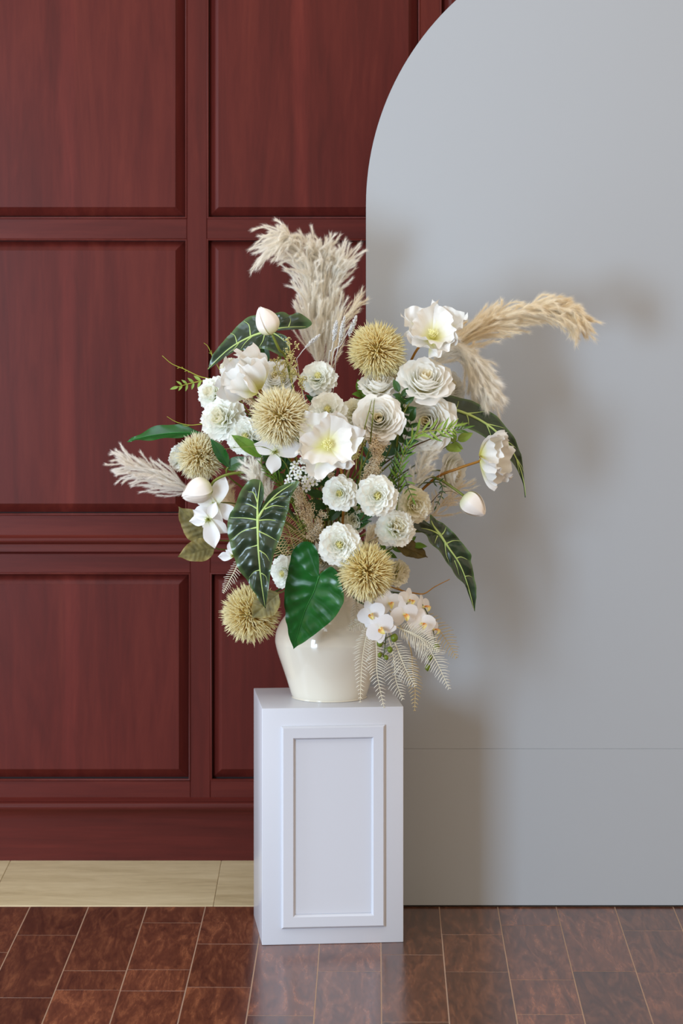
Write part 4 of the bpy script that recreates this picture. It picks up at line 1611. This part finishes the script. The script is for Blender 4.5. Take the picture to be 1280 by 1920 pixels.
big_leaf('alocasia_leaf', 'dark veined alocasia leaf behind the upright tulip at top left', 'leaf', ol1, a, t, 0.06, 0.07, (0.05, -0.9, 0.35), 0.35, -0.08, M_ALOC, M_VEIN, AG, quilt=0.03, wave=0.02, veins=vn, outline2=ol2, seed=3)
big_leaf('alocasia_leaf', 'narrow dark veined alocasia leaf arching down at far right', 'leaf', ALOC, (850, 768), (985, 933), 0.07, 0.09, (0.30, -0.95, 0.25), 0.5, -0.12, M_ALOC, M_VEIN, AG, quilt=0.025, wave=0.015, veins=ALOC_V, seed=4, width=0.40, bow=0.16, vscale=0.85)
a, t = (825, 1003), (889, 1146)
ol1, ol2, vn = traced(a, t,
    [(808, 982), (809, 972), (812, 965), (822, 976), (838, 987), (847, 999), (861, 1012), (870, 1026), (880, 1043), (881, 1058), (887, 1081), (888, 1105), (889, 1146)],
    [(808, 982), (792, 970), (772, 961), (760, 967), (772, 986), (797, 999), (803, 1015), (816, 1028), (826, 1041), (838, 1059), (851, 1081), (865, 1094), (877, 1114), (885, 1131), (889, 1146)],
    [([(823, 1000), (838, 1026), (862, 1066), (888, 1143)], 0.022), ([(825, 1003), (814, 985), (810, 968)], 0.022), ([(825, 1003), (808, 993), (792, 988)], 0.016), ([(828, 1003), (834, 997), (839, 987)], 0.014), ([(836, 1019), (848, 1015), (863, 1016)], 0.012), ([(851, 1047), (862, 1045), (877, 1052)], 0.012), ([(820, 1004), (816, 1011), (813, 1019)], 0.012), ([(832, 1018), (833, 1038), (838, 1054)], 0.009), ([(848, 1050), (853, 1065), (856, 1078)], 0.007), ([(868, 1080), (876, 1080), (883, 1083)], 0.007)])
big_leaf('alocasia_leaf', 'dark veined alocasia leaf hanging at lower right before the board', 'leaf', ol1, a, t, 0.03, 0.06, (0.30, -0.92, 0.15), 0.5, -0.12, M_ALOC, M_VEIN, AG, quilt=0.035, wave=0.015, veins=vn, outline2=ol2, seed=5)

# --- plain green leaves
a, t = (598, 1082), (550, 1217)
ol1, ol2, vn = traced(a, t,
    [(598, 1078), (608, 1068), (620, 1060), (632, 1070), (638, 1086), (644, 1104), (640, 1120), (626, 1143), (602, 1168), (576, 1193), (561, 1206), (550, 1217)],
    [(598, 1078), (598, 1052), (592, 1035), (580, 1027), (566, 1032), (555, 1047), (551, 1068), (547, 1092), (543, 1115), (542, 1138), (544, 1168), (547, 1195), (550, 1217)],
    [([(598, 1080), (590, 1108), (575, 1142), (551, 1214)], 0.008), ([(598, 1082), (588, 1060), (578, 1040)], 0.004), ([(598, 1082), (612, 1078), (628, 1080)], 0.004), ([(596, 1090), (575, 1090), (555, 1085)], 0.004), ([(594, 1098), (615, 1100), (636, 1108)], 0.004), ([(590, 1108), (570, 1112), (549, 1118)], 0.004), ([(586, 1118), (606, 1124), (624, 1136)], 0.004), ([(580, 1130), (563, 1137), (548, 1148)], 0.004), ([(574, 1145), (592, 1150), (604, 1160)], 0.004), ([(567, 1163), (558, 1168), (549, 1178)], 0.004), ([(563, 1175), (573, 1178), (580, 1184)], 0.004)])
big_leaf('heart_leaf', 'glossy heart shaped green leaf hanging over the vase shoulder', 'leaf', ol1, a, t, -0.12, -0.03, (-0.25, -1.0, 0.15), 0.3, 0.10, M_GLOSSY, M_GLOSSYV, None, quilt=0.022, wave=0.006, veins=vn, outline2=ol2, seed=3, d0=0.06, show=False, via=[at(604, 1072, -0.10), at(610, 1075, 0.05)])
single_leaf('lance_leaf', 'long glossy green leaf pointing left above the leftmost globe', LANCE, (376, 812), (238, 828), 0.06, 0.06, (0.05, -0.6, 0.8), M_GLOSSY, M_GLOSSYV, bend=0.5, fold=0.25, width=1.15, wave=0.015, seed=3)
single_leaf('lance_leaf', 'dark green leaf right of the leftmost spiky globe', LANCE, (428, 876), (394, 822), -0.04, -0.03, (0.4, -0.9, 0.2), M_GLOSSY, bend=0.4, width=1.5, seed=4)
single_leaf('lance_leaf', 'bright green leaf in front of the half hidden ranunculus', LANCE, (490, 858), (433, 815), -0.12, -0.11, (0.2, -0.9, 0.4), M_LEAF, bend=0.5, width=1.4, seed=5)
single_leaf('lance_leaf', 'dark green leaf above the arching tulip stem', OVATE, (425, 878), (465, 858), -0.03, -0.04, (0.1, -0.9, 0.4), M_LEAFD, bend=0.4, width=1.0, seed=6)
single_leaf('dried_leaf', 'olive dried leaf with a torn edge at lower left', OVATE, (402, 1026), (333, 1044), 0.02, 0.0, (0.05, -0.95, 0.35), M_DRIED, bend=0.3, width=1.15, wave=0.03, quilt=0.02, seed=2, cat='leaf')
single_leaf('dried_leaf', 'grey green curled leaf behind the white clematis', OVATE, (402, 1012), (334, 950), 0.06, 0.05, (-0.4, -0.9, 0.1), M_DRIED, bend=0.5, width=1.15, wave=0.03, quilt=0.02, seed=3)
single_leaf('dried_leaf', 'crumpled dried leaf resting on the lowest yellow globe', OVATE, (522, 1112), (472, 1158), -0.09, -0.075, (-0.1, -1, 0.2), M_DRIED, bend=0.3, width=1.35, wave=0.04, quilt=0.03, seed=5)
single_leaf('bronze_leaf', 'bronze brown leaf pointing right below the ruffled carnation', OVATE, (742, 1022), (802, 1045), 0.02, 0.03, (0.1, -0.8, 0.5), M_BROWNL, bend=0.4, width=1.0, wave=0.03, quilt=0.02, seed=6)

# --- clematis
clematis('white clematis with green eye above its twin at lower left', 404, 946, -0.05, (-0.2, -1, -0.05), 42, (75, 150, 215, 265, 330), (1.35, 1.15, 1.3, 1.45, 1.2), 2, W=0.30)
clematis('white clematis hanging lowest at left with pointed petals', 391, 973, -0.08, (-0.1, -1, -0.2), 36, (150, 190, 235, 282, 320, 65), (0.95, 1.05, 0.6, 1.55, 1.25, 1.0), 5, W=0.29)
clematis('white clematis half hidden under the central cream globe', 516, 846, -0.14, (0.1, -1, -0.1), 36, (12, 160, 262, 100), (1.5, 1.2, 1.2, 0.6), 7, W=0.34)
clematis('pinkish white petals behind the tip of the front veined leaf', 437, 1042, 0.0, (-0.3, -1, -0.1), 26, (185, 95, 140), (1.15, 1.2, 0.7), 9, W=0.30)

# --- orchids
orchid_spray('white moth orchid spray with orange throats hanging at the right of the vase', [(672, 1128, 0.0), (690, 1138, -0.02), (710, 1160, -0.04), (722, 1190, -0.045), (721, 1215, -0.05), (718, 1232, -0.05)],
             [(697, 1152, -0.06, 25, (-0.15, -1, 0.05), 0.45), (714, 1178, -0.075, 27, (-0.05, -1, -0.05), 0.75)],
             [(739, 1196, -0.05, 7.5), (712, 1207, -0.055, 6), (731, 1218, -0.055, 5.5), (712, 1228, -0.055, 4.5), (724, 1233, -0.055, 4.5)])
orchid_spray('pale moth orchid spray trailing right behind the front orchids', [(690, 1110, 0.06), (735, 1110, 0.03), (780, 1122, 0.02), (805, 1160, 0.02), (815, 1210, 0.02), (802, 1250, 0.02)],
             [(729, 1132, -0.02, 25, (0.25, -1, 0.2), 0.1), (765, 1127, 0.0, 23, (0.6, -0.8, 0.2), -0.3), (757, 1152, -0.03, 25, (0.3, -0.9, -0.1), 0.2), (789, 1170, -0.01, 26, (0.35, -1, 0.1), -0.1), (792, 1138, 0.02, 22, (0.9, -0.5, 0.1), 0.0), (811, 1180, 0.02, 20, (0.9, -0.4, -0.1), 0.0)],
             [(818, 1213, 0.02, 6.5), (806, 1233, 0.02, 5), (802, 1252, 0.02, 6)])

# --- bleached ferns
fern('bleached fern frond hanging in front of the vase, leftmost of the row', [(693, 1172, -0.02), (684, 1205, -0.03), (678, 1250, -0.035), (675, 1318, -0.03)], 17, 34, M_FERN, 1)
fern('bleached fern frond hanging past the pedestal edge, second of the row', [(703, 1175, -0.03), (706, 1220, -0.04), (707, 1265, -0.045), (720, 1328, -0.04)], 19, 34, M_FERN, 2)
fern('bleached fern frond with crooked pinnae, third of the row', [(728, 1195, 0.0), (738, 1235, -0.005), (742, 1275, 0.0), (755, 1312, 0.0)], 22, 26, M_FERN, 3)
fern('short bleached fern frond overlapping the row towards the right', [(738, 1200, -0.03), (750, 1230, -0.04), (762, 1258, -0.04), (778, 1287, -0.04)], 24, 26, M_FERN, 4)
fern('long bleached fern frond arching out to the lower right', [(752, 1180, -0.01), (790, 1200, -0.03), (815, 1235, -0.04), (842, 1292, -0.04)], 26, 40, M_FERN, 5)
fern('broad bleached fern frond under the orchids ending near the green buds', [(748, 1178, -0.04), (775, 1188, -0.05), (800, 1202, -0.05), (822, 1222, -0.05)], 24, 28, M_FERN, 6)
fern('faint tan fern frond trailing furthest right before the board', [(800, 1150, 0.08), (822, 1180, 0.09), (840, 1206, 0.1), (856, 1234, 0.1)], 22, 20, M_FERNT, 7)
fern('thin tan fern frond hanging beside the pedestal corner', [(772, 1230, 0.05), (774, 1262, 0.06), (778, 1295, 0.06), (777, 1334, 0.06)], 14, 20, M_FERNT, 8)
fern('small bleached fern frond against the shaded vase shoulder', [(665, 1115, 0.0), (668, 1140, 0.01), (665, 1165, 0.015), (655, 1182, 0.02)], 10, 20, M_FERN, 9)
fern('small bleached fern frond curling left on the vase shoulder', [(690, 1152, 0.0), (680, 1165, 0.0), (668, 1172, 0.01), (650, 1180, 0.02)], 13, 18, M_FERN, 10)
fern('small bleached fern frond at lower left above the lowest globe', [(449, 1048, 0.0), (440, 1070, -0.01), (428, 1092, -0.01), (418, 1112, -0.01)], 12, 22, M_FERN, 11)
fern('tan fern frond fanning upright behind the low left ranunculus', [(560, 1045, -0.01), (548, 1020, -0.02), (542, 995, -0.02), (532, 972, -0.02)], 34, 26, M_FERNT, 12, name='fern_frond')
fern('second tan fern frond behind the veined front leaf', [(540, 1050, 0.0), (524, 1030, -0.01), (510, 1012, -0.01), (500, 990, -0.01)], 30, 22, M_FERNT, 13)

# --- fluffy beige fillers and tiny white florets
fluff('beige fluffy filler spray above the right ranunculus of the pair', [(690, 920, -0.05), (690, 880, -0.07), (710, 840, -0.08), (735, 815, -0.08)], 24, 2200, 1)
fluff('second beige fluffy filler spray leaning on the full rose', [(700, 900, -0.05), (706, 860, -0.09), (702, 830, -0.10), (690, 800, -0.09)], 26, 2000, 2)
fluff('beige fluffy filler spray between the front veined leaf and the ranunculus', [(595, 1015, -0.06), (582, 980, -0.08), (570, 950, -0.09), (556, 920, -0.09)], 26, 2800, 3)
fluff('beige fluffy filler spray leaning towards the upper ranunculus', [(590, 1010, -0.06), (594, 985, -0.08), (602, 965, -0.08)], 17, 900, 4)
fluff('pale beige filler spray left of the cream globe', [(480, 770, 0.02), (470, 758, 0.0), (462, 748, 0.0)], 16, 700, 5)
fluff('pale beige filler spray under the open poppy', [(625, 900, 0.0), (622, 880, -0.02), (628, 862, -0.02)], 15, 700, 6)


def floret_cluster(label, px, py, Y, wpx, hpx, n, seed):
    root_p = V(MOUTH.x, MOUTH.y, MOUTH.z - 0.12)
    root = thing('floret_cluster', label, 'flower', root_p)
    bm_v, bm_f = [], []
    for k in range(5):
        a = 2 * PI * k / 5
        c, s = math.cos(a), math.sin(a)
        o = len(bm_v)
        for (x, y, z) in ((0.05, 0, 0), (0.45, -0.26, 0.10), (0.45, 0.26, 0.10), (0.9, -0.30, 0.06), (0.9, 0.30, 0.06), (1.08, 0, 0.0)):
            bm_v.append((x * c - y * s, x * s + y * c, z))
        bm_f += [(o, o + 1, o + 2), (o + 1, o + 3, o + 4, o + 2), (o + 3, o + 5, o + 4)]
    pet = mesh('floret', bm_v, bm_f, M_CARN, True, [0.3 if (i % 6) == 0 else 0.9 for i in range(len(bm_v))])
    vv, ff = lathe_geo([(0.001, 0.22), (0.16, 0.18), (0.2, 0.08), (0.12, 0.0)], 7)
    eye = mesh('floret_eye', vv, ff, M_LIME)
    base = at(px, py + 25, Y + 0.05)
    r = random.Random(seed)
    geos = []
    for k in range(n):
        a, q = r.uniform(0, 6.28), math.sqrt(r.random())
        x, y = px + wpx * q * math.cos(a), py + hpx * q * math.sin(a)
        Yk = Y - 0.02 * (1 - q * q) + r.uniform(0, 0.01)
        p = at(x, y, Yk)
        M = frame(p, V((x - px) / wpx * 0.6 + r.uniform(-.3, .3), -1, (py - y) / hpx * 0.6 + 0.3), r.uniform(6.5, 8.5) / sc(Yk), r.uniform(0, 6))
        fl = obj('floret', pet, root, M)
        obj('floret_eye', eye, fl, M)
        geos.append(tube_geo(np.array([np.array(p), (np.array(p) + np.array(base)) / 2 + np.array([0, .004, .002]), np.array(base)]) - np.array(root_p), 0.0007, 4))
    v_, f_ = join_geo(geos)
    obj('pedicels', mesh('pedicels', v_, f_, M_STEMD), root, Matrix.Translation(root_p), kind='stuff')
    stem_to_vase(root, base, V(-0.1, -1, 0.5), 0.0015, M_STEMD)


floret_cluster('cluster of tiny white florets between the front veined leaf and open poppy', 570, 890, -0.13, 38, 27, 34, 4)
seed_spray('olive seed spray right of the upright tulip stem', [(555, 745, 0.0), (545, 710, -0.01), (545, 680, -0.02), (543, 645, -0.02)], 20, 14, 1)
seed_spray('olive seed spray beside the upper ranunculus', [(568, 750, 0.0), (564, 720, 0.0), (558, 700, -0.01)], 17, 9, 2)
seed_spray('brownish seed spray left of the tulip stem', [(530, 730, 0.0), (525, 705, 0.0), (517, 680, 0.0)], 17, 8, 3)
seed_spray('pale seed spray between the open poppy and the full rose', [(668, 880, -0.06), (668, 850, -0.09), (672, 825, -0.09)], 14, 12, 4)


# --- white spikes
def spike(label, a, b, Y, wpx, seed, via=None):
    pa, pb = at(*a, Y), at(*b, Y)
    root_p = V(MOUTH.x, MOUTH.y, MOUTH.z - 0.12)
    root = thing('white_flower_spike', label, 'filler flower', root_p, 'white flower spikes in the vase')
    r = np.random.default_rng(seed)
    ax = np.array(pb - pa)
    L = np.linalg.norm(ax)
    ax /= L
    W = wpx / sc(Y)
    Vv, T = [], []
    for k in range(170):
        s = (k + 0.5) / 170
        c = np.array(pa) + ax * L * s
        d = r.normal(0, 1, 3)
        d -= ax * d.dot(ax)
        d /= np.linalg.norm(d)
        e = c + (d * 0.9 + ax * 0.7) * W * math.sin(PI * (0.15 + 0.8 * s)) ** 0.7
        vs, fs = tube_geo(np.array([c, (c + e) / 2, e]) - np.array(root_p), [0.0005, 0.0009, 0.0003], 3)
        o = len(Vv)
        Vv.extend(vs)
        for w in fs:
            if len(w) == 3:
                T.append(tuple(i + o for i in w))
            else:
                T.append((w[0] + o, w[1] + o, w[2] + o))
                T.append((w[0] + o, w[2] + o, w[3] + o))
    obj('florets', tri_mesh('florets', Vv, T, M_SPIKE, smooth=True), root, Matrix.Translation(root_p), kind='stuff')
    stem_to_vase(root, pb, pb - pa, 0.0009, M_SPIKE, via)


spike('white flower spike against the pampas, leftmost of three', (625, 640), (631, 601), 0.05, 6, 1, [at(622, 655, .06), at(616, 680, .08), at(610, 900, .13)])
spike('white flower spike against the pampas, middle of three', (637, 642), (646, 593), 0.04, 6, 2, [at(632, 660, .05), at(628, 690, .08), at(614, 900, .13)])
spike('white flower spike against the pampas, rightmost of three by the globe', (654, 631), (668, 592), 0.04, 6, 3, [at(640, 645, .05), at(622, 680, .08), at(616, 900, .13)])
spike('white flower spike lying across the tall pampas base', (572, 652), (600, 627), 0.03, 5, 4, [at(562, 665, .05), at(560, 700, .08), at(600, 900, .13)])

# --- pampas
pampas('tall cream pampas plume at the top bending over to the left', [(598, 700, 0.12), (588, 640, 0.13), (582, 570, 0.13), (572, 505, 0.12), (545, 450, 0.10), (498, 440, 0.08)], 42, 200, 560, M_PAMP, 1, droop=0.38, blen=0.34, hair=0.0105)
pampas('tall cream pampas plume standing upright at the top centre', [(605, 700, 0.14), (602, 630, 0.15), (600, 560, 0.15), (598, 500, 0.15), (597, 455, 0.14)], 40, 190, 560, M_PAMP, 2, droop=0.0, blen=0.34, hair=0.0105)
pampas('cream pampas plume leaning right at the top near the board edge', [(612, 700, 0.14), (618, 630, 0.15), (620, 560, 0.15), (628, 515, 0.15), (650, 475, 0.14)], 36, 120, 480, M_PAMP, 3, droop=0.0, blen=0.36, hair=0.010)
pampas('thin tan pampas plume at the top sweeping towards the board edge', [(618, 700, 0.10), (628, 650, 0.12), (642, 605, 0.12), (676, 560, 0.12)], 18, 40, 120, M_PAMPT, 4, droop=0.0, blen=0.4)
pampas('golden pampas plume reaching far right across the white board', [(815, 690, 0.14), (862, 640, 0.14), (925, 602, 0.13), (1000, 578, 0.12), (1062, 580, 0.12), (1092, 612, 0.12)], 44, 230, 560, M_PAMPT, 5, droop=0.18, blen=0.28, hair=0.0145, tipw=0.55)
pampas('pale pampas plume drooping behind the large full rose', [(800, 690, 0.10), (845, 650, 0.11), (880, 670, 0.11), (905, 712, 0.11), (918, 748, 0.11)], 44, 170, 560, M_PAMP, 6, droop=0.25, blen=0.36, hair=0.016, tipw=0.6)
pampas('white pampas plume pointing far left above the wall rail', [(372, 925, 0.06), (335, 910, 0.05), (295, 892, 0.05), (255, 878, 0.05), (222, 866, 0.05)], 34, 110, 520, M_PAMPW, 7, droop=0.08, blen=0.46, hair=0.0085)
pampas('small cream pampas tuft inside the bouquet at right', [(770, 925, 0.03), (782, 895, 0.01), (795, 865, 0.0), (808, 845, 0.0)], 22, 60, 160, M_PAMP, 8, blen=0.4)
pampas('soft cream pampas tuft behind the front veined leaf', [(520, 960, -0.03), (500, 925, -0.05), (480, 895, -0.06), (466, 868, -0.06)], 22, 70, 200, M_PAMP, 9, blen=0.4)
pampas('sparse tan pampas tuft at right above the hanging tulip', [(770, 1000, 0.09), (810, 965, 0.1), (840, 935, 0.1), (870, 905, 0.1)], 36, 40, 150, M_PAMPT, 10, blen=0.4)
pampas('tan pampas tuft low inside beside the ruffled carnation', [(680, 1040, 0.0), (690, 1015, -0.02), (700, 995, -0.02), (715, 985, -0.02)], 16, 40, 150, M_PAMPT, 11, blen=0.4)
pampas('tan pampas tuft behind the white clematis', [(460, 985, 0.06), (440, 960, 0.06), (425, 935, 0.06), (415, 915, 0.06)], 24, 50, 180, M_PAMPT, 12, blen=0.4)

# --- green sprigs
GS = 'green sprigs in the vase'
sprig('green_sprig', 'light green feathery sprig pointing left at the upper left', [(400, 712, 0.06), (375, 715, 0.06), (352, 720, 0.06), (335, 725, 0.06)], 22, 4, M_LEAFL, M_LIME, width=1.3, seed=1, start=0.25, group=GS)
sprig('green_sprig', 'light green feathery sprig before the yellow hearted rose', [(745, 885, -0.04), (760, 840, -0.07), (785, 812, -0.08), (825, 806, -0.08), (850, 800, -0.07)], 40, 8, M_LEAFL, M_LIME, width=0.6, seed=2, start=0.35, group=GS, ang=0.7, jitter=0.4)
sprig('green_sprig', 'dark feathery sprig pointing right above the round leaves', [(790, 830, -0.02), (820, 818, -0.04), (850, 808, -0.04), (866, 804, -0.04)], 32, 6, M_LEAF, M_TWIG, width=0.6, seed=3, start=0.2, group=GS, ang=0.6)
sprig('green_sprig', 'dense green feathery sprig standing right of the beige filler', [(745, 945, -0.05), (748, 900, -0.08), (755, 865, -0.09), (768, 835, -0.09)], 38, 9, M_LEAF, M_STEM, width=0.5, seed=4, group=GS, ang=0.6, jitter=0.4)
sprig('green_sprig', 'green feathery sprig left of the cream right carnation', [(735, 950, -0.04), (735, 915, -0.07), (740, 880, -0.08), (745, 850, -0.08)], 28, 11, M_LEAFD, M_STEM, width=0.5, seed=5, group=GS, ang=0.5)
sprig('green_sprig', 'small feathery sprig hanging before the cream right carnation', [(752, 885, -0.09), (760, 900, -0.1), (766, 918, -0.1), (772, 932, -0.1)], 22, 4, M_LEAF, M_STEMD, width=0.8, seed=6, group=GS)
sprig('green_sprig', 'green grassy sprig between the arching tulip stem and florets', [(560, 960, -0.03), (535, 920, -0.07), (515, 895, -0.08), (500, 880, -0.08)], 36, 10, M_LEAF, M_STEM, width=0.4, seed=7, group=GS, ang=0.5)
sprig('green_sprig', 'curling green sprig beside the drooping right tulip stem', [(800, 905, 0.03), (825, 905, 0.02), (828, 925, 0.02), (818, 948, 0.02)], 14, 6, M_LEAFD, M_STEMD, width=0.9, seed=8, group=GS)

GB = 'leafy branches in the vase'
B_ = dict(outline=OVATE, part='leaf', cat='foliage', group=GB)
sprig('leafy_branch', 'branch with round pale green leaves at right behind the side poppy', [(815, 850, 0.06), (840, 835, 0.06), (858, 826, 0.06)], 40, 2, M_LEAFL, M_STEMD, seed=11, start=0.3, pairs=True, ang=0.9, **B_)
sprig('leafy_branch', 'leafy branch between the small side rose and the large rose', [(735, 830, 0.02), (748, 790, -0.03), (758, 760, -0.05), (748, 735, -0.04)], 34, 4, M_LEAFD, M_STEM, seed=12, start=0.3, width=0.9, **B_)
sprig('leafy_branch', 'leafy branch with green leaves left of the small side rose', [(690, 790, 0.04), (682, 760, 0.03), (676, 735, 0.02)], 34, 3, M_LEAF, M_STEM, seed=13, start=0.3, **B_)
sprig('leafy_branch', 'dark leafy branch right of the full rose', [(745, 870, 0.0), (752, 840, -0.03), (762, 815, -0.04), (770, 790, -0.05)], 38, 4, M_LEAFD, M_TWIG, seed=14, start=0.2, width=0.8, **B_)
sprig('leafy_branch', 'dark leafy branch inside left below the cream globe', [(560, 930, 0.03), (535, 890, 0.0), (515, 865, -0.03), (495, 845, -0.05)], 46, 6, M_LEAFD, M_STEM, seed=15, start=0.1, width=0.7, **B_)
sprig('leafy_branch', 'dark leafy branch deep inside under the open poppy', [(620, 1000, 0.06), (610, 940, 0.03), (595, 890, 0.0), (580, 850, 0.0)], 54, 7, M_LEAFD, M_STEM, seed=16, start=0.1, width=0.7, **B_)
sprig('leafy_branch', 'dark leafy branch deep inside behind the paired ranunculus', [(650, 1020, 0.06), (668, 960, 0.03), (690, 900, 0.0), (700, 850, 0.0)], 54, 7, M_LEAFD, M_STEM, seed=17, start=0.1, width=0.7, **B_)
sprig('leafy_branch', 'dark leafy branch behind the upper left flowers', [(560, 880, 0.12), (530, 800, 0.10), (510, 730, 0.08), (500, 680, 0.08)], 50, 7, M_LEAFD, M_STEM, seed=18, start=0.1, width=0.8, **B_)
sprig('leafy_branch', 'dark leafy branch behind the upper right roses', [(690, 880, 0.12), (730, 810, 0.10), (765, 760, 0.09), (800, 740, 0.09)], 50, 7, M_LEAFD, M_STEM, seed=19, start=0.1, width=0.8, **B_)
sprig('leafy_branch', 'green leafy branch behind the ruffled carnation at lower right', [(690, 1060, 0.08), (725, 1030, 0.06), (750, 1020, 0.04), (775, 1022, 0.03)], 34, 4, M_LEAF, M_STEM, seed=20, start=0.2, width=0.8, **B_)
sprig('leafy_branch', 'dark leafy branch behind the heart leaf at the vase mouth', [(600, 1100, 0.08), (570, 1070, 0.05), (540, 1040, 0.03), (515, 1020, 0.02)], 46, 6, M_LEAFD, M_STEM, seed=21, start=0.1, width=0.8, **B_)
sprig('leafy_branch', 'dark leafy branch behind the left ruffled carnations', [(560, 900, 0.12), (500, 840, 0.10), (450, 800, 0.08), (425, 770, 0.08)], 46, 7, M_LEAFD, M_STEM, seed=22, start=0.1, width=0.8, **B_)
sprig('leafy_branch', 'dark leafy branch at the back under the upper ranunculus', [(605, 880, 0.10), (600, 800, 0.08), (598, 750, 0.06), (600, 725, 0.05)], 44, 6, M_LEAFD, M_STEM, seed=23, start=0.1, width=0.8, **B_)


# --- bare curly twigs
def twig(label, pts, mat, rad=0.0011, side=3, seed=0, via=None):
    P = catmull([at(*p) for p in pts], 30)
    root_p = V(MOUTH.x, MOUTH.y, MOUTH.z - 0.12)
    root = thing('curly_twig', label, 'twig', root_p, 'bare twigs in the vase')
    geos = [tube_geo(rel(P, root_p), np.linspace(rad, rad * 0.5, 30), 5)]
    r = np.random.default_rng(seed)
    for k in range(side):
        i = int(r.uniform(8, 27))
        t = P[i + 1] - P[i]
        t /= np.linalg.norm(t)
        d = r.normal(0, 1, 3)
        e = P[i] + (t * 0.8 + d / np.linalg.norm(d) * 0.6) * 0.012
        geos.append(tube_geo(np.array([P[i], (P[i] + e) / 2 + r.normal(0, .001, 3), e]) - np.array(root_p), [rad * .7, rad * .6, rad * .3], 4))
    v_, f_ = join_geo(geos)
    obj('twig', mesh('twig', v_, f_, mat), root, Matrix.Translation(root_p))
    stem_to_vase(root, at(*pts[0]), Vector(P[3] - P[0]), rad * 1.1, mat, via, name='stalk')


twig('lime green twig reaching left above the feathery sprig', [(405, 712, 0.05), (375, 706, 0.05), (345, 692, 0.05), (322, 682, 0.05), (304, 667, 0.05)], M_LIME, 0.0013, 5, 1)
twig('short lime twig rising beside the tip of the top left veined leaf', [(410, 690, 0.07), (398, 668, 0.07), (390, 650, 0.07), (382, 643, 0.07)], M_LIME, 0.001, 2, 2)
twig('thin ochre twig reaching left above the long glossy leaf', [(380, 795, 0.05), (355, 797, 0.05), (330, 791, 0.05), (313, 781, 0.05)], M_LIME, 0.001, 2, 3)
twig('thin olive tendril crossing below the cream globe', [(545, 905, -0.13), (535, 870, -0.17), (500, 840, -0.17), (460, 838, -0.16), (420, 842, -0.13)], M_STEM, 0.0008, 5, 4)
twig('dark curling twig left of the drooping right tulip', [(812, 938, 0.03), (825, 925, 0.02), (845, 921, 0.02), (860, 928, 0.02)], M_TWIG, 0.0009, 2, 5)
twig('straight ochre twig sticking out right above the orchids', [(775, 1112, 0.02), (795, 1113, 0.02), (815, 1100, 0.02), (843, 1086, 0.02)], M_STEMB, 0.0016, 0, 6)
twig('green stem crossing before the full rose at left', [(678, 860, -0.12), (682, 810, -0.15), (692, 770, -0.14), (698, 745, -0.05)], M_STEM, 0.0016, 1, 7)
twig('green stem crossing before the full rose at right', [(694, 830, -0.10), (698, 790, -0.15), (700, 765, -0.14), (703, 742, -0.04)], M_STEM, 0.0017, 1, 8)
twig('brown stem standing between the full rose and yellow hearted rose', [(742, 860, 0.0), (746, 815, -0.05), (755, 780, -0.06), (772, 745, -0.04)], M_STEM, 0.0026, 1, 9)
